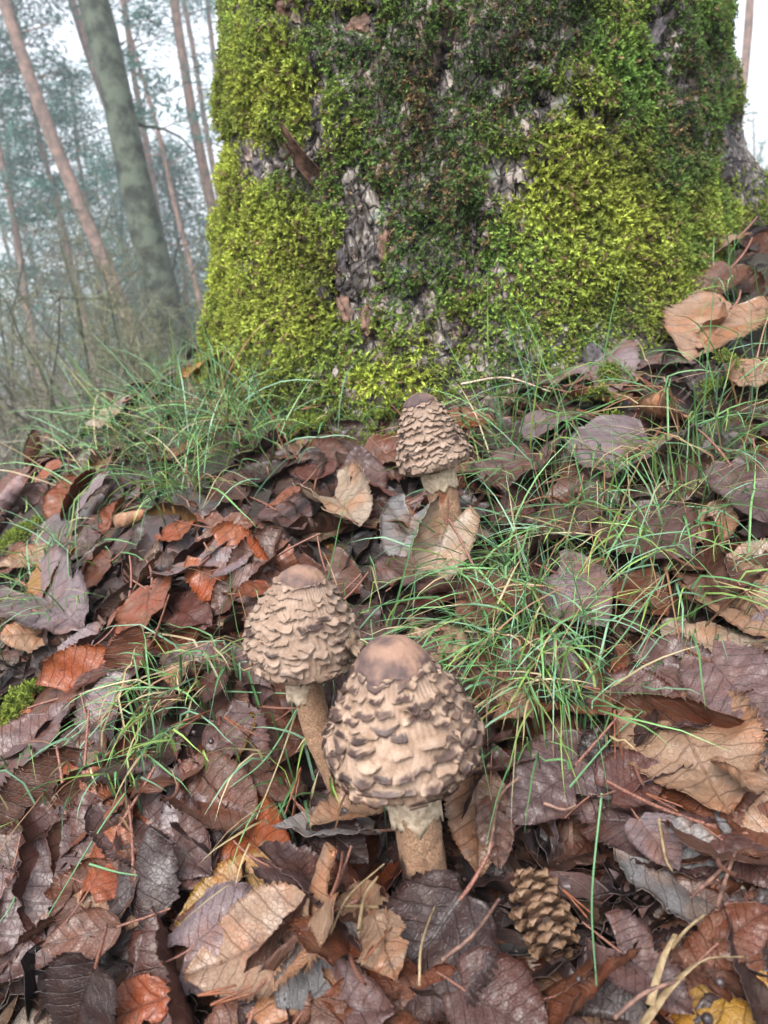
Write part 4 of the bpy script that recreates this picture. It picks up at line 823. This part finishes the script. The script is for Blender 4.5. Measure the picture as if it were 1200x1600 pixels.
GP = [  # photo centre, radii, blades, length (m), lean towards photo direction
 (860, 600, 60, 70, 260, .11, (-.3, 1)), (790, 680, 55, 90, 300, .10, (-.2, 1)), (760, 560, 40, 40, 160, .10, (.1, 1)), (900, 780, 90, 60, 240, .09, (-.4, .6)), (1100, 720, 80, 120, 420, .11, (-.3, .9)), (1150, 620, 50, 60, 160, .11, (-.5, .8)), (980, 860, 120, 90, 420, .10, (-.2, 1)),
 (830, 990, 80, 90, 380, .085, (-.3, 1)), (800, 900, 50, 60, 200, .09, (-.3, 1)), (860, 1110, 60, 70, 260, .075, (-.25, 1)), (890, 1170, 35, 30, 70, .05, (0, 1)), (290, 660, 90, 80, 520, .11, (-.4, .9)), (360, 610, 50, 50, 260, .10, (-.5, .6)), (220, 620, 70, 60, 300, .12, (-1, .3)), (120, 690, 70, 40, 220, .12, (-1, .3)), (250, 740, 70, 40, 160, .09, (-.3, 1)),
 (40, 930, 60, 50, 260, .07, (-.4, .8)), (90, 860, 60, 30, 140, .07, (.4, .6)), (245, 1130, 45, 35, 110, .06, (-.5, .9)), (215, 1250, 40, 35, 130, .045, (-.2, 1)), (300, 1110, 30, 30, 50, .06, (-.7, .8)), (560, 950, 30, 50, 70, .08, (.1, .5)), (500, 1225, 30, 45, 80, .05, (-.1, 1)), (430, 700, 60, 40, 80, .08, (-.3, 1)), (1010, 500, 80, 40, 90, .08, (-.3, .8)), (1150, 440, 60, 60, 120, .10, (-.6, .6)),
 (700, 590, 60, 30, 90, .08, (-.2, .8)), (560, 630, 80, 25, 70, .07, (-.3, .5)), (20, 770, 40, 40, 80, .09, (-1, .2)), (330, 1080, 60, 30, 36, .07, (-.9, .6)), (780, 830, 40, 50, 90, .08, (-.3, .8)), (1080, 960, 60, 40, 90, .09, (-.3, .9)), (460, 1130, 40, 60, 30, .06, (-.5, .9)), (60, 1250, 70, 60, 30, .10, (-.4, .9))]
gb_, gd_, gl_, gt_ = [], [], [], []
greens = np.array(((.085, .20, .075), (.12, .25, .085), (.07, .17, .06), (.18, .28, .07), (.14, .26, .16))) * 1.15; straw = np.array(((.36, .30, .17), (.30, .23, .12), (.22, .12, .06)))
for cx, cy, rx, ry, n, ln, (lx, ly) in GP:
    c0 = ground(cx, cy, 2.5); c1 = ground(cx + lx * 40, cy + ly * 40, 2.5); ld = c1 - c0; ld[2] = 0; ld = nrm(ld); n = int(n * .56); ntuft = max(3, n // 9); tx = rng.normal(0, .55, (ntuft, 2))
    for k in range(ntuft):
        g = ground(cx + tx[k, 0] * rx, cy + tx[k, 1] * ry, 2.5)
        if g[1] > 1.7: continue
        a_ = math.atan2(g[0] - TCX, TCY - g[1])
        if math.hypot(g[0] - TCX, TCY - g[1]) < float(trunk_r(np.array(a_), np.array(g[2]))) + .012: continue
        tl = rng.normal(0, .35, 3) * np.array((1, 1, 0))
        for b in range(9):
            bp = g + rng.normal(0, .014, 3) * np.array((1, 1, 0)); bp[2] = float(HG[hidx(bp[0], bp[1])]) - .002
            d = nrm(np.array((0, 0, 1.)) * rng.uniform(.5, 1.2) + ld * rng.uniform(.2, 1.0) + tl + rng.normal(0, .55, 3) * np.array((1, 1, .3)))
            gb_.append(bp); gd_.append(d); gl_.append(ln * rng.uniform(.5, 1.55)); gt_.append((straw[rng.integers(3)] if rng.random() < .24 else greens[rng.integers(5)]) * rng.uniform(.7, 1.25))
gl_ = np.array(gl_); V, F, C = blades(np.array(gb_), np.array(gd_), gl_, .0009 + .0010 * rng.random(len(gl_)), rng.uniform(.25, 1.7, len(gl_)), np.array(gt_))
tag(obj('grass', mesh('grass', V, F, M['grass'], cols={'tint': C})), 'thin green and straw grass growing through the leaves', 'grass', kind='stuff')
# single long blades that stand out
def strand(pts, y_or_none, r0, r1, mat, name, label, cat, group, lift=.006, n=16, k=5, tint=None, flat=1.0):
    P = []
    for (px, py) in pts:
        g = ground(px, py, 2.2); g = np.array((g[0], g[1], max(float(HMz(np.array(g[0]), np.array(g[1]))), g[2]) + lift))
        d = ray(px, py); P.append(CP + d * (np.linalg.norm(g - CP) - lift * 1.5))
    C_ = curve_pts(P, n); base = C_[0].copy(); V, F = tube(C_ - base, np.linspace(r0, r1, n), k, flat)
    me = mesh(name, V, F, M[mat], cols={'tint': np.repeat(np.array(tint)[None], len(V), 0)} if tint is not None else None); o = obj(name, me); o.location = base; tag(o, label, cat, group); return o
GRN = 'long single grass blades across the leaves'
for i, (pts, lab) in enumerate([([(560, 1000), (640, 995), (740, 1012), (810, 1040)], 'long pale green blade arching just over the largest mushroom'), ([(480, 1080), (420, 1180), (360, 1230)], 'long green blade crossing the litter beside the pale mushroom'), ([(470, 1090), (440, 1180), (400, 1280)], 'pale dry blade beside the stem of the pale mushroom'),
     ([(350, 1080), (400, 1082), (465, 1084)], 'thin level blade meeting the pale mushroom stem'), ([(940, 1240), (925, 1400), (932, 1540)], 'single upright green blade below the grass beside the pine cone'), ([(240, 1180), (160, 1290), (75, 1430)], 'very long green blade running down across purple leaves'),
     ([(140, 1350), (180, 1362), (215, 1368)], 'short bright green blade above the orange curled leaf'), ([(1050, 880), (960, 1010), (870, 1080)], 'long blade sweeping down over the mauve twisted leaf'), ([(690, 1060), (760, 1000), (800, 930), (812, 890)], 'straw-pale stem leaning past the largest mushroom'), ([(1060, 790), (1130, 800), (1190, 850)], 'curved green blade over the violet leaf'),
     ([(890, 1230), (960, 1150), (1030, 1090)], 'green blade lying over the red shiny leaf'), ([(60, 1320), (20, 1410), (0, 1440)], 'short green blade over leaves on the lower slope'), ([(870, 1000), (960, 905), (1010, 860)], 'fine green blade over the sunken purple leaf')]):
    dry = 'dry' in lab or 'straw' in lab
    strand(pts, None, .0007, .0003, 'grass', 'grass_blade', lab, 'grass blade', GRN, .010, tint=(.40, .34, .2) if dry else (.13, .27, .13))
# twigs, straw, needles
strand([(772, 470), (780, 510), (795, 550), (802, 590)], None, .0022, .0016, 'paletwig', 'twig', 'pale bare twig standing at the foot of the trunk', 'twig', None, .012, 12, 6)
strand([(720, 600), (790, 590), (860, 612)], None, .0011, .0007, 'paletwig', 'twig', 'thin pale twig lying across the grass by the trunk', 'twig', None, .014, 12, 5)
for pts, lab in [([(810, 1215), (780, 1245), (770, 1300), (763, 1335)], 'dark bent stalk standing beside the toothed leaf'), ([(690, 1500), (740, 1460), (780, 1405)], 'dark red stalk lying over the foot of the toothed leaf'), ([(960, 1590), (1010, 1550), (1070, 1530)], 'dark curved stalk on the wide purple leaf'), ([(1120, 1420), (1135, 1370), (1150, 1330)], 'reddish straight twig low on the slope'),
                 ([(1080, 1400), (1110, 1375), (1140, 1345)], 'black thicker twig low on the slope'), ([(850, 1255), (880, 1265), (900, 1258)], 'short dark twig by the glossy purple leaf')]:
    strand(pts, None, .0010, .0007, 'twig', 'twig', lab, 'twig', None, .008, 12, 6)
STR = 'dry straw bits on the litter'
for pts, r_, lab in [([(1005, 1600), (1050, 1540), (1100, 1500), (1165, 1495)], .0030, 'broad bent dry straw low on the slope'), ([(1015, 1570), (1035, 1500), (1055, 1460)], .0024, 'split dry straw beside the broad bent straw'), ([(1050, 1480), (1075, 1450), (1100, 1430)], .0010, 'thin straw sticking out above the split straw'),
                     ([(540, 1415), (600, 1418), (680, 1425)], .0011, 'flat dry straw in front of the largest mushroom foot'), ([(560, 1455), (570, 1400), (590, 1370)], .0012, 'upright dry straw crossing the flat one'), ([(515, 1460), (545, 1400), (600, 1350)], .0008, 'fine straw running towards the mushroom foot'), ([(655, 1540), (660, 1470), (690, 1390)], .0008, 'thin yellow straw passing the mushroom foot'),
                     ([(1030, 1280), (1040, 1340), (1050, 1360)], .0011, 'dry straw ends in a gap below the wet tan leaf'), ([(935, 790), (937, 830), (945, 880)], .0009, 'yellow straw upright in the grass'), ([(960, 980), (1000, 930), (1060, 880)], .0009, 'straw-coloured stem in the grass')]:
    strand(pts, None, r_ * .75, r_ * .45, 'straw', 'straw', lab, 'straw', STR, .008, 12, 8, flat=.22 if r_ > .0015 else 1.0)
def needle_pair(px, py, an, lpx):
    a = R(an); e = (px + math.cos(a) * lpx, py + math.sin(a) * lpx); e2 = (px + math.cos(a + .16) * lpx * .95, py + math.sin(a + .16) * lpx * .95)
    ps = []
    for q in (e, e2):
        s = [(px + (q[0] - px) * t, py + (q[1] - py) * t) for t in (0, .5, 1)]; P = []
        for x, y in s:
            g = ground(x, y, 2.2); ii = float(HMz(np.array(g[0]), np.array(g[1]))); P.append(CP + ray(x, y) * (np.linalg.norm(g - CP) - max(ii - g[2], 0) * 1.2 - .006))
        ps.append(curve_pts(P, 8))
    base = ps[0][0].copy(); Ac = Acc()
    for p in ps: Ac.add(*tube(p - base, np.linspace(.0007, .0004, 8), 4))
    o = obj('pine_needle', Ac.build('pine_needle', M['needle'])); o.location = base; return o
spots = [(420, 640, 60, 90), (520, 560, 20, 80), (470, 640, -20, 100), (610, 800, -30, 70), (700, 790, -75, 130), (640, 1000, 110, 60), (330, 1110, 150, 70), (350, 1120, 30, 60), (310, 1555, -15, 60), (330, 1570, -25, 70), (840, 800, -12, 130), (860, 775, 20, 80), (900, 640, 10, 90), (1000, 590, 30, 80), (470, 1200, 100, 80), (240, 1180, 170, 60), (960, 1110, 80, 80), (1060, 980, 60, 70), (880, 1390, 40, 60), (1040, 430, 20, 90), (930, 440, 50, 60), (570, 1500, -60, 70), (150, 1180, 70, 60), (780, 960, -80, 70), (1010, 1240, 20, 60), (400, 560, 80, 70), (720, 880, 60, 60), (180, 1100, 120, 50)]
for q in spots:
    o = needle_pair(*q); g = ground(q[0], q[1], 2.2); w = where(g, q[0], q[1]); nc_ = min(((p_.matrix_world.translation - o.location).length, c_) for p_, c_ in PLACED)[1]; tag(o, 'dry pine needle pair near a ' + WORDS[nc_] + ' leaf ' + w, 'pine needle', 'dry pine needles')

# ------------------------------------------------------------------ pine cone, seeds, bark lump, moss tufts
def pine_cone(pa, pb, label):
    A_, B_ = ground(*pa, 2.2), ground(*pb, 2.2); ax = B_ - A_; L = np.linalg.norm(ax); ax /= L; wr = L * .34; pull = 1 - wr * .95 / np.linalg.norm((A_ + B_) / 2 - CP); A_ = CP + (A_ - CP) * pull; B_ = CP + (B_ - CP) * pull; L *= pull; up = nrm(np.array((0, -.5, 1.)) - ax * (ax @ np.array((0, -.5, 1.)))); sd = np.cross(ax, up); base = A_
    root = obj('pine_cone', None); root.location = base; tag(root, label, 'pine cone')
    t = np.linspace(0, 1, 14); V, F = tube(ax * (t * L)[:, None], wr * .52 * np.sin(np.pi * np.clip(t * .86 + .10, 0, 1)) ** .7 + .0005, 14); obj('core', mesh('core', V, F, M['core']), root)
    u, v = np.meshgrid(np.linspace(0, 1, 5), np.linspace(-1, 1, 5), indexing='ij')                       # one wedge with a thick rhombic tip
    prof = np.array((.40, .62, 1.05, .80, .12)); x = v * prof[:, None] * .5; y = u * 1.0 - .12 * (u == 1) * np.abs(v); z = .10 * u ** 2 + .26 * np.exp(-((u - .72) / .16) ** 2) * (1 - np.abs(v)) ; top = np.stack([x, y, z], -1).reshape(-1, 3); bot = np.stack([x * .9, y * .97, z - .14 * (.4 + u)], -1).reshape(-1, 3); f = grid_faces(5, 5); N = 25; ring = np.concatenate([np.arange(5), np.arange(9, 25, 5), np.arange(23, 19, -1), np.arange(15, 0, -5)])
    me = mesh('scale', np.concatenate([top, bot]), [f, f[:, ::-1] + N, np.stack([ring, np.roll(ring, -1), np.roll(ring, -1) + N, ring + N], 1)], M['conescale'], False, cols={'tint': np.concatenate([lin((48, 31, 23)) * (1 - q_) + lin((104, 80, 60)) * q_ for q_ in [sst(.35, .8, np.repeat(u.reshape(-1, 1), 1, 1))]] + [np.repeat(lin((46, 30, 22))[None], 25, 0)])})
    K = 64
    for k in range(K):
        f_ = (k + .5) / K; an = k * 2.39996; rr = wr * .60 * math.sin(math.pi * min(1, f_ * .86 + .10)) ** .7; rd = math.cos(an) * up + math.sin(an) * sd; ln = wr * (.70 if f_ < .8 else .55) * random.uniform(.85, 1.15); open_ = .85 - .55 * f_
        yv = nrm(rd * 1.0 + ax * (.62 - .55 * open_) + rng.normal(0, .16, 3)); zv = nrm(np.cross(np.cross(yv, -ax), yv) * -1); zv = zv if zv @ ax < 0 else -zv; xv = np.cross(yv, zv); p = ax * (f_ * L * .95 + .01 * L) + rd * rr * .62; s = ln
        o = obj('scale', me, root); o.matrix_local = Matrix([[xv[q] * s * .92, yv[q] * s, zv[q] * s, p[q]] for q in range(3)] + [[0, 0, 0, 1]])
pine_cone((872, 1490), (822, 1368), 'weathered open pine cone nestled among dark leaves')
def seed(px, py, r, label):
    r *= .7
    g = ground(px, py, 2.2); z = max(float(HMz(np.array(g[0]), np.array(g[1]))), g[2]); P = CP + ray(px, py) * (np.linalg.norm(g - CP) - (z - g[2]) - r)
    t = np.linspace(0, 1, 9); V, F = tube(np.stack([0 * t, 0 * t, (t - .5) * 2.1 * r], -1), r * np.sqrt(np.maximum(1 - (2 * t - 1) ** 2, .01)), 10); V = V * (1 + .06 * fbm(V * 500, 3, 2))[:, None]; o = obj('seed', mesh('seed', V, F, M['seed'])); o.location = P; o.rotation_euler = (random.random() * 3, random.random() * 3, 0); tag(o, label, 'seed', 'small seeds on the leaves')
for px, py, r, l in [(314, 1172, .0030, 'dark round seed in the grass tuft beside the purple leaves'), (303, 1145, .0024, 'small black seed above the dark round seed'), (330, 1158, .0024, 'black seed on the curled leaf rim by the grass tuft'), (265, 1140, .0030, 'pale-lit round seed deep in the grass tuft'), (1105, 1592, .0034, 'glossy black seed low on the slope by the dry straw'), (1125, 1535, .0026, 'brown seed beside the dry straw'), (905, 1530, .002, 'tiny seed on the wide purple leaf')]: seed(px, py, r, l)
def lump(px, py, wpx, label):
    g = ground(px, py, 2.2); s = np.linalg.norm(g - CP) / FPX * wpx / 2; u, v = np.meshgrid(np.linspace(.02, .98, 26) * math.pi, np.arange(40) * 2 * math.pi / 40, indexing='ij'); D = np.stack([np.sin(u) * np.cos(v), np.sin(u) * np.sin(v), np.cos(u)], -1)
    V = D * np.array((.8, .9, 1.25)) * s * (1 + .40 * fbm(D * 2, 8, 3) + .22 * fbm(D * 7, 3, 4))[..., None]; o = obj('bark_lump', mesh('bark_lump', V.reshape(-1, 3), grid_faces(26, 40, True), M['darkflake'])); o.location = g + np.array((0, 0, s * .25)); tag(o, label, 'bark')
lump(928, 575, 44, 'grey weathered lump of bark poking up among leaves by the trunk')
def moss_tuft(px, py, rpx, n, label):
    g = ground(px, py, 2.2); s = np.linalg.norm(g - CP) / FPX * rpx; q = rng.normal(0, .5, (n, 2)) * s; P = np.stack([g[0] + q[:, 0], g[1] + q[:, 1], 0 * q[:, 0]], -1); P[:, 2] = np.maximum(HG[hidx(P[:, 0], P[:, 1])], HM[hidx(P[:, 0], P[:, 1])] - .012) + .002 + .010 * np.exp(-(q ** 2).sum(1) / s ** 2); N = np.tile((0, 0, 1.), (n, 1)); D = nrm(N * .7 + rng.normal(0, .6, (n, 3))); C = (np.array((.15, .20, .03)) * rng.uniform(.6, 1.4, (n, 1)))
    V, F, C = fronds(P, N, .0075 * rng.uniform(.7, 1.3, n), D, C, 'x'); o = obj('moss_tuft', mesh('moss_tuft', V - g, F, M['moss'], False, cols={'tint': C})); o.location = g; tag(o, label, 'moss', 'moss tufts on the ground')
for q in [(25, 1098, 38, 420, 'bright green moss tuft beside the big flat purple leaf'), (20, 825, 45, 420, 'green moss tuft on the outer slope below the lilac-grey leaf'), (895, 545, 26, 260, 'green moss tuft at the bark lump'), (955, 600, 26, 240, 'green moss tuft under the arched rusty leaf'), (940, 665, 30, 260, 'green moss tuft in the grass below the arched leaf'), (1120, 590, 30, 240, 'green moss tuft beside the rolled tan leaf'), (1080, 470, 40, 240, 'green moss tuft by the leaf heap at the trunk'), (600, 640, 60, 420, 'mossy patch between the trunk and the small upper mushroom'), (480, 650, 60, 420, 'mossy patch at the front root of the trunk'), (380, 615, 40, 300, 'mossy patch at the outer root of the trunk')]: moss_tuft(*q)
print('leaves', NLEAF, 'scales', [m[-1] for m in MU])

# ------------------------------------------------------------------ misty air of the wood
hb = mesh('haze', np.array([(x, y, z) for x in (-185, 185) for y in (-185, 185) for z in (-1.8, 24)]), np.array([(0, 1, 3, 2), (4, 6, 7, 5), (0, 4, 5, 1), (2, 3, 7, 6), (0, 2, 6, 4), (1, 5, 7, 3)]), None, False)
hm = bpy.data.materials.new('haze'); hm.use_nodes = True; hn = hm.node_tree; hn.nodes.clear(); ho = hn.nodes.new('ShaderNodeOutputMaterial'); hv = hn.nodes.new('ShaderNodeVolumePrincipled'); hn.links.new(hv.outputs[0], ho.inputs['Volume'])
hv.inputs['Color'].default_value = (.90, .96, 1, 1); hv.inputs['Density'].default_value = .007; hv.inputs['Anisotropy'].default_value = .2; hb.materials.append(hm)
tag(obj('haze', hb), 'thin pale mist filling the wood', 'haze', kind='stuff')
